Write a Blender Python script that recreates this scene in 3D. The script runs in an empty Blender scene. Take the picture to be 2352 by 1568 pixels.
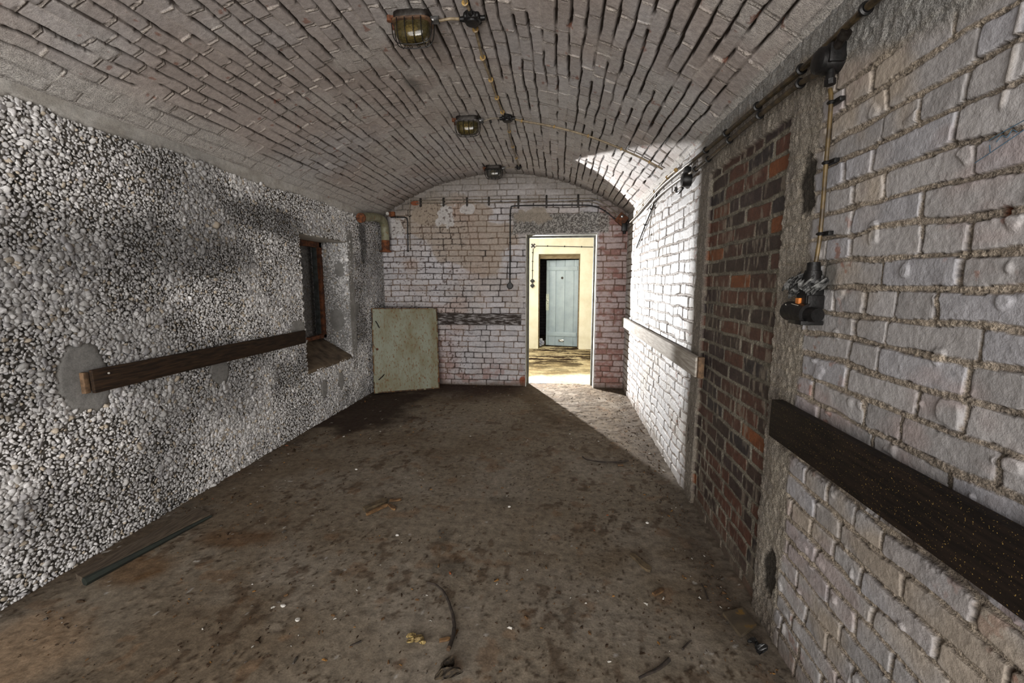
import bpy, bmesh, math, random
import numpy as np
from mathutils import Vector, Matrix
C = bpy.context.scene.collection
SC = bpy.context.scene
PI = math.pi

# ------------------------------------------------------------------ camera, world, lights, exposure
XL, XR, YD = -2.40, .86, 5.75                     # left wall, right wall, end wall
XC, HS, RISE, ZS = -.77, 1.63, .53, 2.27          # vault: axis, half span, rise, springing height
RV = (HS * HS + RISE * RISE) / (2 * RISE); ZC = ZS + RISE - RV
YB = -2.2                                         # open end of the room behind the camera

cam = bpy.data.cameras.new('camera'); co = bpy.data.objects.new('camera', cam); C.objects.link(co)
cam.sensor_width = 36; cam.lens = 988 / 2352 * 36; cam.clip_start = .02
co.location = (0, 0, 1.41)
co.rotation_euler = (math.radians(90 - 7.8), 0, math.radians(6.2))
SC.camera = co

w = bpy.data.worlds.new('sky'); SC.world = w; w.use_nodes = True
w.node_tree.nodes['Background'].inputs['Color'].default_value = (.97, .98, 1, 1)
w.node_tree.nodes['Background'].inputs['Strength'].default_value = 1.0

def light(name, kind, loc, rot, energy, col, **kw):
    l = bpy.data.lights.new(name, kind); l.energy = energy; l.color = col
    for k, v in kw.items(): setattr(l, k, v)
    o = bpy.data.objects.new(name, l); C.objects.link(o); o.location = loc; o.rotation_euler = rot
    return o
# soft sun, and an unseen area fill added at the open end behind camera
light('daylight', 'SUN', (0, -6, 2), (math.radians(85), 0, math.radians(7)), 2.5, (1, .97, .93), angle=math.radians(70))
light('rear_fill', 'AREA', (XC, YB, 1.25), (math.radians(92), 0, 0), 110, (1, .97, .93), shape='RECTANGLE', size=3.1, size_y=2.3)
# unseen upward fill added behind the camera to brighten the vault
light('vault_fill', 'AREA', (XC, YB - .9, .05), (math.radians(142), 0, 0), 150, (1, .95, .88), shape='RECTANGLE', size=3.1, size_y=2.2)
# work lamp standing in the next room, shining back through the doorway
lp = Vector((-.90, 7.11, 1.25)); tg = Vector((.86, 4.3, 1.35))
sp = light('work_lamp', 'SPOT', lp, (tg - lp).to_track_quat('-Z', 'Y').to_euler(), 1200, (1, .98, .96),
           spot_size=math.radians(120), spot_blend=.35, shadow_soft_size=.015)
lw = Vector((-1.0, 7.15, 1.9))
light('next_room_fill', 'AREA', (-1.3, 7.4, 2.3), (math.radians(35), 0, math.radians(-20)), 44, (1, .97, .9), size=.6)  # unseen fill added to brighten the cream room
SC.view_settings.view_transform = 'Standard'; SC.view_settings.look = 'None'
SC.view_settings.gamma = 1; SC.view_settings.use_curve_mapping = False
SC.view_settings.exposure = 0.15
SC.cycles.use_denoising = True
SC.cycles.max_bounces = 8; SC.cycles.diffuse_bounces = 5

# ------------------------------------------------------------------ noise, numpy
f4 = np.float32
def hsh(ix, iy, seed=0):
    n = (ix.astype(np.int64) * 374761393 + iy.astype(np.int64) * 668265263 + seed * 144665 + 1013) & 0xffffffff
    n = ((n ^ (n >> 13)) * 1274126177) & 0xffffffff
    n = (n ^ (n >> 16)) & 0xffffff
    return (n / f4(0xffffff)).astype(f4)
def vn(x, y, seed=0):
    xi = np.floor(x); yi = np.floor(y); fx = (x - xi).astype(f4); fy = (y - yi).astype(f4)
    fx = fx * fx * (3 - 2 * fx); fy = fy * fy * (3 - 2 * fy)
    a = hsh(xi, yi, seed); b = hsh(xi + 1, yi, seed); c = hsh(xi, yi + 1, seed); d = hsh(xi + 1, yi + 1, seed)
    return a + (b - a) * fx + (c - a) * fy + (a - b - c + d) * fx * fy
def fbm(x, y, seed=0, o=4):
    s = 0; a = .5; t = 0
    for k in range(o):
        s = s + a * vn(x * 2 ** k, y * 2 ** k, seed + k * 17); t += a; a *= .55
    return s / t
def ss(a, b, x):
    t = np.clip((x - a) / (b - a), 0, 1); return t * t * (3 - 2 * t)
def blob(u, v, cu, cv, ru, rv, seed=1, rough=.5, soft=.15, sc=6):
    d = np.hypot((u - cu) / ru, (v - cv) / rv) + rough * (fbm(u * sc, v * sc, seed) - .5) * 2
    return 1 - ss(1 - soft, 1 + soft, d)
def box_mask(u, v, u0, u1, v0, v1, amp=.02, sc=12, seed=3, soft=.01):
    a = amp * (fbm(u * sc, v * sc, seed) - .5) * 2
    d = np.minimum(np.minimum(u - u0, u1 - u), np.minimum(v - v0, v1 - v)) + a
    return ss(-soft, soft, d)
def mix(a, b, m):
    a = np.asarray(a, f4); b = np.asarray(b, f4)
    return a + (b - a) * m[..., None]

def bricks(U, V, ch=.077, seed=1, L=.25, pat='mix', warp=.004):
    """distance from the joint centre lines, brick id noise"""
    Uw = U + warp * 2 * (fbm(U * 7, V * 7, seed + 5, 2) - .5) * 2
    Vw = V + warp * 2 * (fbm(U * 5, V * 9, seed + 9, 2) - .5) * 2
    r = np.floor(Vw / ch).astype(int); fv = Vw - r * ch
    dV = np.minimum(fv, ch - fv); dU = np.zeros_like(U); idn = np.zeros(U.shape, int)
    u0, u1 = U.min() - 1, U.max() + 1
    for k in np.unique(r):
        rg = np.random.RandomState((k * 7919 + seed * 131) % 100003)
        n = int((u1 - u0) / (L / 2)) + 6
        if pat == 'mix': q = rg.rand(n) < (.25 if k % 2 else .8)
        elif pat == 'str': q = rg.rand(n) < .85
        else: q = rg.rand(n) < .5
        ln = np.where(q, L, L / 2) * (1 + .05 * (rg.rand(n) - .5))
        e = u0 - rg.rand() * L + np.concatenate([[0], np.cumsum(ln)])
        m = r == k; x = Uw[m]; i = np.clip(np.searchsorted(e, x), 1, len(e) - 1)
        dU[m] = np.minimum(x - e[i - 1], e[i] - x); idn[m] = i
    rc = .016
    d = rc - np.hypot(np.maximum(rc - dU, 0), np.maximum(rc - dV, 0))
    d = np.where(np.minimum(dU, dV) > rc, np.minimum(dU, dV), d)
    return d, dU, dV, hsh(idn, r, seed), hsh(idn, r, seed + 77), np.round(Vw / ch)

# ------------------------------------------------------------------ mesh helpers
def raw_mesh(name, P, quads, cols=None, mat=None, smooth=True, tri=False):
    k = 3 if tri else 4
    me = bpy.data.meshes.new(name); n = len(P); m = len(quads)
    me.vertices.add(n); me.vertices.foreach_set('co', np.ascontiguousarray(P, f4).ravel())
    me.loops.add(m * k); me.loops.foreach_set('vertex_index', np.ascontiguousarray(quads, np.int32).ravel())
    me.polygons.add(m); me.polygons.foreach_set('loop_start', np.arange(0, m * k, k, dtype=np.int32))
    me.polygons.foreach_set('loop_total', np.full(m, k, np.int32))
    me.polygons.foreach_set('use_smooth', np.full(m, smooth))
    me.update(calc_edges=True)
    if cols is not None:
        at = me.color_attributes.new('col', 'FLOAT_COLOR', 'POINT')
        c4 = np.full((n, 4), .35, f4); c4[:, :cols.shape[1]] = np.clip(cols, 0, 1); at.data.foreach_set('color', c4.ravel())
    if mat: me.materials.append(mat)
    return me
def grid(name, P, col, mat, keep=None, parent=None, kind='structure', link=True):
    nu, nv = P.shape[:2]; I = np.arange(nu * nv).reshape(nu, nv)
    q = np.stack([I[:-1, :-1], I[1:, :-1], I[1:, 1:], I[:-1, 1:]], -1)
    if keep is not None: q = q[keep]
    q = q.reshape(-1, 4)
    me = raw_mesh(name, P.reshape(-1, 3), q, col.reshape(-1, col.shape[-1]), mat)
    o = bpy.data.objects.new(name, me); C.objects.link(o)
    if parent: o.parent = parent
    if kind: o['kind'] = kind
    return o
def steps(*segs):
    """segs: (start, end, step)..."""
    out = []
    for a, b, s in segs: out.append(np.arange(a, b, s))
    out.append([segs[-1][1]]); return np.concatenate(out).astype(f4)

class MB:
    def __init__(s): s.bm = bmesh.new()
    def box(s, c, d, rz=0, rx=0, ry=0, bev=0, M=None):
        r = bmesh.ops.create_cube(s.bm, size=1); vs = r['verts']
        T = Matrix.Translation(c) @ Matrix.Rotation(rz, 4, 'Z') @ Matrix.Rotation(ry, 4, 'Y') @ Matrix.Rotation(rx, 4, 'X') @ Matrix.Diagonal((*d, 1))
        if M is not None: T = M @ T
        bmesh.ops.transform(s.bm, matrix=T, verts=vs)
        if bev:
            es = list({e for v in vs for e in v.link_edges})
            bmesh.ops.bevel(s.bm, geom=es, offset=bev, segments=2, affect='EDGES', profile=.6)
        return s
    def cyl(s, a, b, r, r2=None, seg=24, caps=True):
        a = Vector(a); b = Vector(b); r2 = r if r2 is None else r2; d = b - a
        q = d.to_track_quat('Z', 'Y').to_matrix().to_4x4()
        bmesh.ops.create_cone(s.bm, cap_ends=caps, segments=seg, radius1=r, radius2=r2, depth=d.length, matrix=Matrix.Translation((a + b) / 2) @ q)
        return s
    def ball(s, c, r, sub=2, sq=(1, 1, 1)):
        bmesh.ops.create_icosphere(s.bm, subdivisions=sub, radius=r, matrix=Matrix.Translation(c) @ Matrix.Diagonal((*sq, 1)))
        return s
    def tube(s, pts, r, seg=8, sm=4, closed=False, rad=None):
        pts = [Vector(p) for p in pts]; P = []
        n = len(pts)
        if sm > 1 and n > 2:
            for i in range(n - 1 if not closed else n):
                p0 = pts[max(i - 1, 0)] if not closed else pts[i - 1]; p1 = pts[i]
                p2 = pts[(i + 1) % n]; p3 = pts[min(i + 2, n - 1)] if not closed else pts[(i + 2) % n]
                for k in range(sm):
                    t = k / sm
                    P.append(.5 * ((2 * p1) + (p2 - p0) * t + (2 * p0 - 5 * p1 + 4 * p2 - p3) * t * t + (3 * p1 - p0 - 3 * p2 + p3) * t ** 3))
            if not closed: P.append(pts[-1])
        else: P = pts
        m = len(P); rings = []; up = Vector((0, 0, 1))
        d = (P[1] - P[0]).normalized(); nrm = d.cross(up)
        if nrm.length < .1: nrm = d.cross(Vector((1, 0, 0)))
        nrm.normalize()
        for i in range(m):
            d = (P[(i + 1) % m] - P[i - 1]) if closed else (P[min(i + 1, m - 1)] - P[max(i - 1, 0)])
            d.normalize(); nrm = (nrm - d * nrm.dot(d)).normalized(); bn = d.cross(nrm)
            rr = r if rad is None else r * rad(i / (m - 1))
            rings.append([s.bm.verts.new(P[i] + (nrm * math.cos(2 * PI * k / seg) + bn * math.sin(2 * PI * k / seg)) * rr) for k in range(seg)])
        for i in range(m if closed else m - 1):
            a, b = rings[i], rings[(i + 1) % m]
            for k in range(seg): s.bm.faces.new((a[k], a[(k + 1) % seg], b[(k + 1) % seg], b[k]))
        if not closed: s.bm.faces.new(rings[0][::-1]); s.bm.faces.new(rings[-1])
        return s
    def lathe(s, prof, c, axis=(0, 0, 1), seg=28):
        q = Vector(axis).to_track_quat('Z', 'Y'); rings = []
        for r, z in prof:
            rings.append([s.bm.verts.new(Vector(c) + q @ Vector((r * math.cos(2 * PI * k / seg), r * math.sin(2 * PI * k / seg), z))) for k in range(seg)])
        for a, b in zip(rings, rings[1:]):
            for k in range(seg): s.bm.faces.new((a[k], a[(k + 1) % seg], b[(k + 1) % seg], b[k]))
        s.bm.faces.new(rings[0][::-1]); s.bm.faces.new(rings[-1])
        return s
    def rough(s, amp, sc, seed=0):
        for v in s.bm.verts:
            p = v.co
            a = float(vn(np.array([p.x * sc + p.z * sc * .7 + seed]), np.array([p.y * sc - p.z * sc * .6]), seed)[0]) - .5
            b = float(vn(np.array([p.x * sc * 2 + 9]), np.array([(p.y + p.z) * sc * 2 + seed]), seed + 3)[0]) - .5
            v.co = p + Vector((a, b, a - b)) * amp * 2
        return s
    def sub(s, cuts=1):
        bmesh.ops.subdivide_edges(s.bm, edges=s.bm.edges[:], cuts=cuts, use_grid_fill=True); return s
    def out(s, name, mat, parent=None, origin=None, smooth=True, ang=40):
        bmesh.ops.recalc_face_normals(s.bm, faces=s.bm.faces)
        me = bpy.data.meshes.new(name)
        if origin is None and parent is None:
            xs = [v.co for v in s.bm.verts]
            lo = Vector(map(min, *[(v.x, v.y, v.z) for v in xs])) if len(xs) > 1 else xs[0]
            hi = Vector(map(max, *[(v.x, v.y, v.z) for v in xs]))
            origin = Vector(((lo.x + hi.x) / 2, (lo.y + hi.y) / 2, lo.z))
        pw = Vector((0, 0, 0)); q = parent
        while q is not None: pw += q.location; q = q.parent
        org = Vector(origin) if origin is not None else pw
        bmesh.ops.translate(s.bm, vec=-org, verts=s.bm.verts)
        s.bm.to_mesh(me); s.bm.free()
        if smooth:
            me.polygons.foreach_set('use_smooth', [True] * len(me.polygons)); me.set_sharp_from_angle(angle=math.radians(ang))
        me.materials.append(mat)
        o = bpy.data.objects.new(name, me); C.objects.link(o); o.location = org - pw
        if parent is not None: o.parent = parent
        return o
def tag(o, label=None, cat=None, group=None, kind=None):
    if label: o['label'] = label
    if cat: o['category'] = cat
    if group: o['group'] = group
    if kind: o['kind'] = kind
    return o
def thing(name, loc, label, cat, group=None):
    o = bpy.data.objects.new(name, None); C.objects.link(o); o.location = loc; o.empty_display_size = .05
    return tag(o, label, cat, group)

# ------------------------------------------------------------------ materials
def nt(name):
    m = bpy.data.materials.new(name); m.use_nodes = True; t = m.node_tree; return m, t, t.nodes['Principled BSDF']
def add(t, typ, **kw):
    n = t.nodes.new(typ)
    for k, v in kw.items():
        if k in n.inputs: n.inputs[k].default_value = v
        else: setattr(n, k, v)
    return n
def masonry(name, rough=.8, sc=220, bump=.35, dist=.004, var=.35, sc2=45, bump2=.3, spec=.3):
    """vertex paint and wear colours of the surface, broken up by procedural grain, with fine grit bump"""
    m, t, b = nt(name); L = t.links
    a = add(t, 'ShaderNodeAttribute', attribute_name='col')
    tc = add(t, 'ShaderNodeTexCoord')
    n1 = add(t, 'ShaderNodeTexNoise', Scale=sc, Detail=4.0, Roughness=.65); n2 = add(t, 'ShaderNodeTexNoise', Scale=sc2, Detail=5.0, Roughness=.6)
    for n in (n1, n2): L.new(tc.outputs['Object'], n.inputs['Vector'])
    mr = add(t, 'ShaderNodeMapRange'); mr.inputs['From Min'].default_value = .3; mr.inputs['From Max'].default_value = .7
    mr.inputs['To Min'].default_value = 1 - var; mr.inputs['To Max'].default_value = 1 + var * .8
    L.new(n2.outputs['Fac'], mr.inputs['Value'])
    mm = add(t, 'ShaderNodeVectorMath', operation='SCALE'); L.new(a.outputs['Color'], mm.inputs[0]); L.new(mr.outputs['Result'], mm.inputs['Scale'])
    gr = add(t, 'ShaderNodeMapRange'); gr.inputs['From Min'].default_value = .36; gr.inputs['From Max'].default_value = .62
    gr.inputs['To Min'].default_value = .38; gr.inputs['To Max'].default_value = 1.32; L.new(n1.outputs['Fac'], gr.inputs['Value'])
    gm = add(t, 'ShaderNodeMix', data_type='FLOAT'); gm.inputs[2].default_value = 1.0        # sand grains, dark pits between them, only where gritty
    L.new(a.outputs['Alpha'], gm.inputs[0]); L.new(gr.outputs['Result'], gm.inputs[3])
    m3 = add(t, 'ShaderNodeVectorMath', operation='SCALE'); L.new(mm.outputs[0], m3.inputs[0]); L.new(gm.outputs[0], m3.inputs['Scale'])
    L.new(m3.outputs[0], b.inputs['Base Color'])
    ga = add(t, 'ShaderNodeMath', operation='MULTIPLY'); L.new(n1.outputs['Fac'], ga.inputs[0]); L.new(a.outputs['Alpha'], ga.inputs[1])   # alpha = how gritty
    b1 = add(t, 'ShaderNodeBump', Strength=bump, Distance=dist); b2 = add(t, 'ShaderNodeBump', Strength=bump2, Distance=dist * 2.5)
    L.new(ga.outputs[0], b1.inputs['Height']); L.new(n2.outputs['Fac'], b2.inputs['Height'])
    L.new(b2.outputs['Normal'], b1.inputs['Normal']); L.new(b1.outputs['Normal'], b.inputs['Normal'])
    b.inputs['Roughness'].default_value = rough; b.inputs['Specular IOR Level'].default_value = spec
    return m
def mat(name, c1, c2=None, rough=.6, metal=0, sc=20, stretch=(1, 1, 1), bump=.2, lo=.4, hi=.62, c3=None, sc3=90, lo3=.58, hi3=.66, spec=.5, dist=.003, plain3=False):
    m, t, b = nt(name); L = t.links
    b.inputs['Roughness'].default_value = rough; b.inputs['Metallic'].default_value = metal; b.inputs['Specular IOR Level'].default_value = spec
    if c2 is None: c2 = tuple(x * .6 for x in c1)
    tc = add(t, 'ShaderNodeTexCoord'); mp = add(t, 'ShaderNodeMapping'); mp.inputs['Scale'].default_value = stretch
    L.new(tc.outputs['Object'], mp.inputs['Vector'])
    n = add(t, 'ShaderNodeTexNoise', Scale=sc, Detail=6.0, Roughness=.6); L.new(mp.outputs[0], n.inputs['Vector'])
    r = add(t, 'ShaderNodeValToRGB'); r.color_ramp.elements[0].position = lo; r.color_ramp.elements[1].position = hi
    r.color_ramp.elements[0].color = (*c2, 1); r.color_ramp.elements[1].color = (*c1, 1); L.new(n.outputs['Fac'], r.inputs[0]); out = r.outputs[0]
    if c3:
        n3 = add(t, 'ShaderNodeTexNoise', Scale=sc3, Detail=4.0); L.new(tc.outputs['Object'] if plain3 else mp.outputs[0], n3.inputs['Vector'])
        r3 = add(t, 'ShaderNodeMapRange'); r3.inputs['From Min'].default_value = lo3; r3.inputs['From Max'].default_value = hi3
        L.new(n3.outputs['Fac'], r3.inputs['Value']); mx = add(t, 'ShaderNodeMix', data_type='RGBA')
        L.new(r3.outputs[0], mx.inputs[0]); L.new(out, mx.inputs[6]); mx.inputs[7].default_value = (*c3, 1); out = mx.outputs[2]
    L.new(out, b.inputs['Base Color'])
    bp = add(t, 'ShaderNodeBump', Strength=bump, Distance=dist); L.new(n.outputs['Fac'], bp.inputs['Height']); L.new(bp.outputs[0], b.inputs['Normal'])
    return m
M_brick = masonry('painted_brick', rough=.62, sc=230, bump=1.0, dist=.009, var=.16, sc2=60, bump2=.25, spec=.4)
M_vault = masonry('vault_brick', rough=.75, sc=200, bump=.8, dist=.006, var=.2, sc2=40, bump2=.25)
M_end = masonry('end_wall_brick', rough=.75, sc=160, bump=.4, dist=.002, var=.22, sc2=35, bump2=.2)
M_floor = masonry('dusty_concrete', rough=.9, sc=130, bump=.5, dist=.004, var=.35, sc2=22, bump2=.35, spec=.2)
M_pebble = masonry('pebble', rough=.55, sc=400, bump=.2, dist=.001, var=.2, sc2=120, bump2=.1, spec=.4)
M_cement = mat('cement_patch', (.23, .225, .215), (.16, .155, .145), rough=.9, sc=14, bump=.3)
M_cream = mat('cream_limewash', (.62, .595, .50), (.53, .495, .39), rough=.85, sc=5, bump=.15, lo=.3, hi=.6)
M_rail = mat('dark_rail_wood', (.034, .019, .010), (.013, .008, .005), rough=.75, sc=9, stretch=(6, .7, 8), bump=.4, c3=(.055, .032, .016), sc3=14, lo3=.55, hi3=.75, spec=.2)
M_railn = mat('dark_rail_wood_flecked', (.017, .011, .008), (.007, .005, .004), rough=.65, sc=9, stretch=(6, .7, 8), bump=.4, c3=(.30, .20, .06), sc3=260, lo3=.66, hi3=.69, spec=.2, plain3=True)
M_raillit = mat('lamplit_rail_wood', (.40, .37, .33), (.25, .22, .185), rough=.85, sc=8, stretch=(6, .7, 8), bump=.4)  # wood lightened in its colour to imitate the work lamp's glare
M_peel = mat('peeling_painted_wood', (.36, .34, .34), (.022, .014, .010), rough=.85, sc=9, stretch=(1.2, 4, 9), bump=.8, lo=.49, hi=.66)
M_endgrain = mat('pale_end_grain', (.16, .095, .05), (.07, .04, .02), rough=.8, sc=40, bump=.3)
M_plank = mat('dusty_plank', (.10, .075, .05), (.045, .03, .018), rough=.9, sc=12, stretch=(8, 1, 6), bump=.5)
M_green = mat('dark_green_paint', (.014, .020, .015), (.008, .010, .008), rough=.7, sc=12, bump=.4)
M_black = mat('black_bakelite', (.008, .007, .007), (.004, .004, .004), rough=.42, sc=60, bump=.5, spec=.3)
M_charred = mat('charred_plastic', (.16, .16, .155), (.010, .010, .010), rough=.7, sc=45, bump=1, lo=.45, hi=.6, dist=.01)
M_steeld = mat('dark_steel', (.030, .026, .022), (.014, .010, .008), rough=.5, metal=.6, sc=60, bump=.3)
M_wire = mat('black_cable', (.008, .008, .009), (.004, .004, .004), rough=.4)
M_cable = mat('dirty_ivory_cable', (.26, .20, .12), (.12, .085, .045), rough=.55, sc=30, bump=.2)
M_greycable = mat('paint_spattered_cable', (.22, .19, .15), (.09, .07, .05), rough=.6, sc=30, bump=.2)
M_conduit = mat('tarnished_conduit', (.085, .06, .03), (.022, .016, .010), rough=.45, metal=.3, sc=35, bump=.5)
M_brass = mat('brass_conduit', (.12, .08, .028), (.04, .026, .012), rough=.55, metal=.2, sc=16, bump=.2)
M_clip = mat('amber_clip', (.42, .27, .08), (.16, .10, .04), rough=.4, sc=60)
M_rust = mat('rust', (.20, .065, .02), (.055, .020, .010), rough=.9, sc=22, bump=.6)
M_rustdk = mat('dark_rust', (.17, .055, .020), (.05, .020, .010), rough=.9, sc=18, bump=.6)
M_bluegrey = mat('blue_grey_steel', (.07, .08, .08), (.03, .032, .03), rough=.6, sc=18)
M_frame = mat('grey_steel_frame', (.11, .11, .095), (.06, .058, .048), rough=.6, sc=14, bump=.2)
M_pipe = mat('green_grey_pipe', (.25, .25, .165), (.13, .12, .07), rough=.55, sc=12, bump=.2, c3=(.20, .08, .02), sc3=22, lo3=.62, hi3=.7)
M_sheet = mat('rust_specked_green_paint', (.225, .240, .185), (.165, .150, .090), rough=.55, sc=5, bump=.15, lo=.34, hi=.56, stretch=(1, 1, .5), c3=(.145, .075, .028), sc3=52, lo3=.53, hi3=.70, spec=.3)
M_sheet_edge = mat('rusted_sheet_edge', (.16, .085, .028), (.035, .018, .010), rough=.85, sc=25, bump=.5, c3=(.20, .20, .13), sc3=12, lo3=.56, hi3=.6)
M_door = mat('pale_blue_paint', (.26, .325, .375), (.20, .255, .30), rough=.45, sc=4, bump=.08, lo=.3, hi=.6, c3=(.16, .14, .10), sc3=40, lo3=.69, hi3=.73)
M_doorline = mat('door_shadow_gap', (.10, .12, .12), (.06, .07, .07), rough=.8)
M_wood_hd = mat('old_oak_header', (.22, .17, .10), (.12, .085, .045), rough=.8, sc=8, stretch=(1, 4, 8))
M_darkbrick = mat('dark_brick', (.055, .048, .055), (.03, .026, .03), rough=.9, sc=8)
M_stick = mat('twig_bark', (.040, .028, .020), (.016, .011, .008), rough=.85, sc=50, bump=.6)
M_chip = mat('wood_splinter', (.21, .115, .045), (.08, .042, .018), rough=.8, sc=25, stretch=(1, 1, 4), bump=.4)
M_chipd = mat('grey_wood_splinter', (.12, .085, .045), (.05, .034, .018), rough=.85, sc=25, bump=.4)
M_leaf = mat('dry_leaf', (.30, .22, .08), (.12, .08, .03), rough=.8, sc=60)
M_bark = mat('bark', (.06, .042, .022), (.020, .014, .009), rough=.95, sc=50, bump=.8)
M_plate = mat('brown_board', (.10, .075, .045), (.05, .038, .026), rough=.7, sc=9, c3=(.16, .09, .02), sc3=20, lo3=.6, hi3=.66)
M_tar = mat('black_plastic_scrap', (.012, .012, .013), (.006, .006, .006), rough=.35, sc=30, bump=.5)
M_white = mat('white_pebble', (.62, .60, .56), (.45, .43, .40), rough=.5)
M_foil = mat('white_plastic_bag', (.55, .58, .68), (.16, .17, .26), rough=.25, sc=26, bump=.8, lo=.42, hi=.55)
M_chrome = mat('worn_chrome', (.6, .6, .6), (.35, .35, .34), rough=.25, metal=.9)
M_ceramic = mat('white_porcelain', (.6, .58, .54), (.4, .38, .35), rough=.25)
M_paper = mat('pale_label', (.45, .43, .36), (.32, .30, .25), rough=.7)
M_amber = mat('orange_plastic', (.55, .17, .02), (.35, .10, .015), rough=.35)
M_ink = mat('blue_pencil', (.05, .11, .17), (.04, .08, .12), rough=.9)
M_whitep = mat('white_reveal_plaster', (.62, .60, .56), (.5, .47, .42), rough=.85, sc=10)
def glass(name, c, rough=.08, trans=.9):
    m, t, b = nt(name)
    b.inputs['Base Color'].default_value = (*c, 1); b.inputs['Transmission Weight'].default_value = trans
    b.inputs['Roughness'].default_value = rough; b.inputs['IOR'].default_value = 1.45
    n = add(t, 'ShaderNodeTexNoise', Scale=18.0, Detail=3.0); r = add(t, 'ShaderNodeValToRGB')
    r.color_ramp.elements[0].position = .4; r.color_ramp.elements[1].position = .65
    r.color_ramp.elements[0].color = (*c, 1); r.color_ramp.elements[1].color = (c[0] * .45, c[1] * .42, c[2] * .35, 1)
    t.links.new(n.outputs['Fac'], r.inputs[0]); t.links.new(r.outputs[0], b.inputs['Base Color'])
    return m
M_glass = glass('smoky_amber_glass', (.40, .33, .13)); M_glass2 = glass('sooty_grey_glass', (.34, .34, .32), .12)
M_bulb = glass('bulb_glass', (.75, .62, .35), .2, .4)

# ------------------------------------------------------------------ right wall
def pos_right(U, V, H): return np.stack([XR - H, U, V], -1)
u = steps((YB, .6, .03), (.6, 1.3, .0032), (1.3, 2.9, .0042), (2.9, YD + .04, .0062)); v = steps((-.04, 2.34, .0036))
U, V = np.meshgrid(u, v, indexing='ij')
d, dU, dV, id1, id2, jr = bricks(U, V, .0775, 4, warp=.0075)
jn = .0075 + .0050 * (fbm(U * 9, V * 9, 31, 3) - .5) * 2 + .0035 * (fbm(U * 70, V * 70, 32, 2) - .5)
jn = jn - .0022 * (dU < dV)
mort = 1 - ss(jn - .0016, jn + .0016, d)
near = 1 - ss(2.6, 3.1, U)
bulge = ss(.42, .62, fbm(U * 4, V * 4, 41, 3))
grit = fbm(U * 150, V * 150, 7, 3) - .5
H = (id1 - .5) * .007 + .003 * (fbm(U * 14, V * 14, 3, 3) - .5) * 2 + .0012 * grit
Hm = -.0085 + .0105 * bulge + .007 * grit * (.4 + near * .8)
Hm = Hm - .0060 * (dU < dV) * ss(.25, .6, vn(U * 8, V * 13, 34))
Hm = np.where(dU < dV, np.minimum(Hm, -.0035 + .004 * grit), Hm)
H = H * (1 - mort) + Hm * mort
edge = ss(.0, .004, d - jn) ; H -= (1 - edge) * (1 - mort) * .002
p1 = mix((.300, .288, .288), (.325, .280, .235), ss(.46, .66, fbm(U * 3.0, V * 3.0, 50, 4)))
col = p1 * (.84 + .3 * id2)[..., None]
col = mix(col, (.30, .302, .335), ss(.6, .9, id1) * .6); col = mix(col, (.33, .25, .235), ss(.55, .75, fbm(U * 4, V * 6, 51, 4)) * .45)
gm = fbm(U * 3, V * 3, 61, 3)
mcol = mix((.39, .325, .255), (.30, .25, .20), ss(.35, .65, gm)) * (.78 + .9 * (grit + .5) * .5)[..., None]
col = mix(col, mcol * (1 - .28 * (dU < dV))[..., None], mort * (.35 + .65 * near))
# lighter, flatter colour further along the wall, thin brown joints
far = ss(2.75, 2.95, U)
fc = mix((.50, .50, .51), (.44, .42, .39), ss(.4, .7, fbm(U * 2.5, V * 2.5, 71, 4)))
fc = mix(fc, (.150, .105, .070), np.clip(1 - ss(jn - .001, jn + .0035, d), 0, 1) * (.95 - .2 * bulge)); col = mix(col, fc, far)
# thin cracks next to the joints, coloured dark to paint the joint shadows
crack_shade = ss(.0012, 0, np.abs(d - jn)) * ss(.40, .5, fbm(U * 9, V * 9, 81, 2)); H -= crack_shade * .006; col = mix(col, (.05, .035, .025), crack_shade * .9)
# paint loss, rust spots
loss = ss(.66, .72, fbm(U * 26, V * 26, 91, 4)) * (1 - mort) * ss(.45, .6, fbm(U * 2, V * 2, 93, 2)); col = mix(col, (.22, .09, .055), loss * .7)
blobm = ss(.74, .80, fbm(U * 16, V * 16, 97, 2)); H += blobm * .006 * near
# smeared plaster along the top and on the cement jambs of the bricked up opening
ragz = .03 * (fbm(U * 5, V * 5, 5, 4) - .5) * 2
topm = ss(2.10, 2.16, V + ragz + .16 * ss(1.75, 1.1, U)) * (1 - far * .6)
jamb = box_mask(U, V, 1.615, 2.87, -.1, 2.20, .035, 9, 13, .012)
inf = box_mask(U, V, 1.825, 2.715, -.1, 2.035, .010, 25, 17, .004)
cem = np.maximum(topm, jamb)
cn = fbm(U * 75, V * 48, 19, 4); cn2 = fbm(U * 6, V * 2.2, 23, 3)
ccol = mix((.33, .29, .235), (.21, .18, .145), ss(.38, .62, cn2)) * (.75 + .5 * cn)[..., None]
ccol = mix(ccol, (.30, .30, .29), topm * (1 - jamb) * .8)
ghost = ss(.35, .6, fbm(U * 3, V * 3, 27, 3)) * .6
H = H * (1 - cem) + cem * (.001 + .013 * (cn - .5) + H * .4 * ghost); col = mix(col, ccol, cem * .88)
rec = box_mask(U, V, 2.715, 2.87, -.1, 2.2, .004, 9, 15, .01) * (1 - inf)
col = mix(col, (.20, .175, .15), rec * .6)
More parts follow.
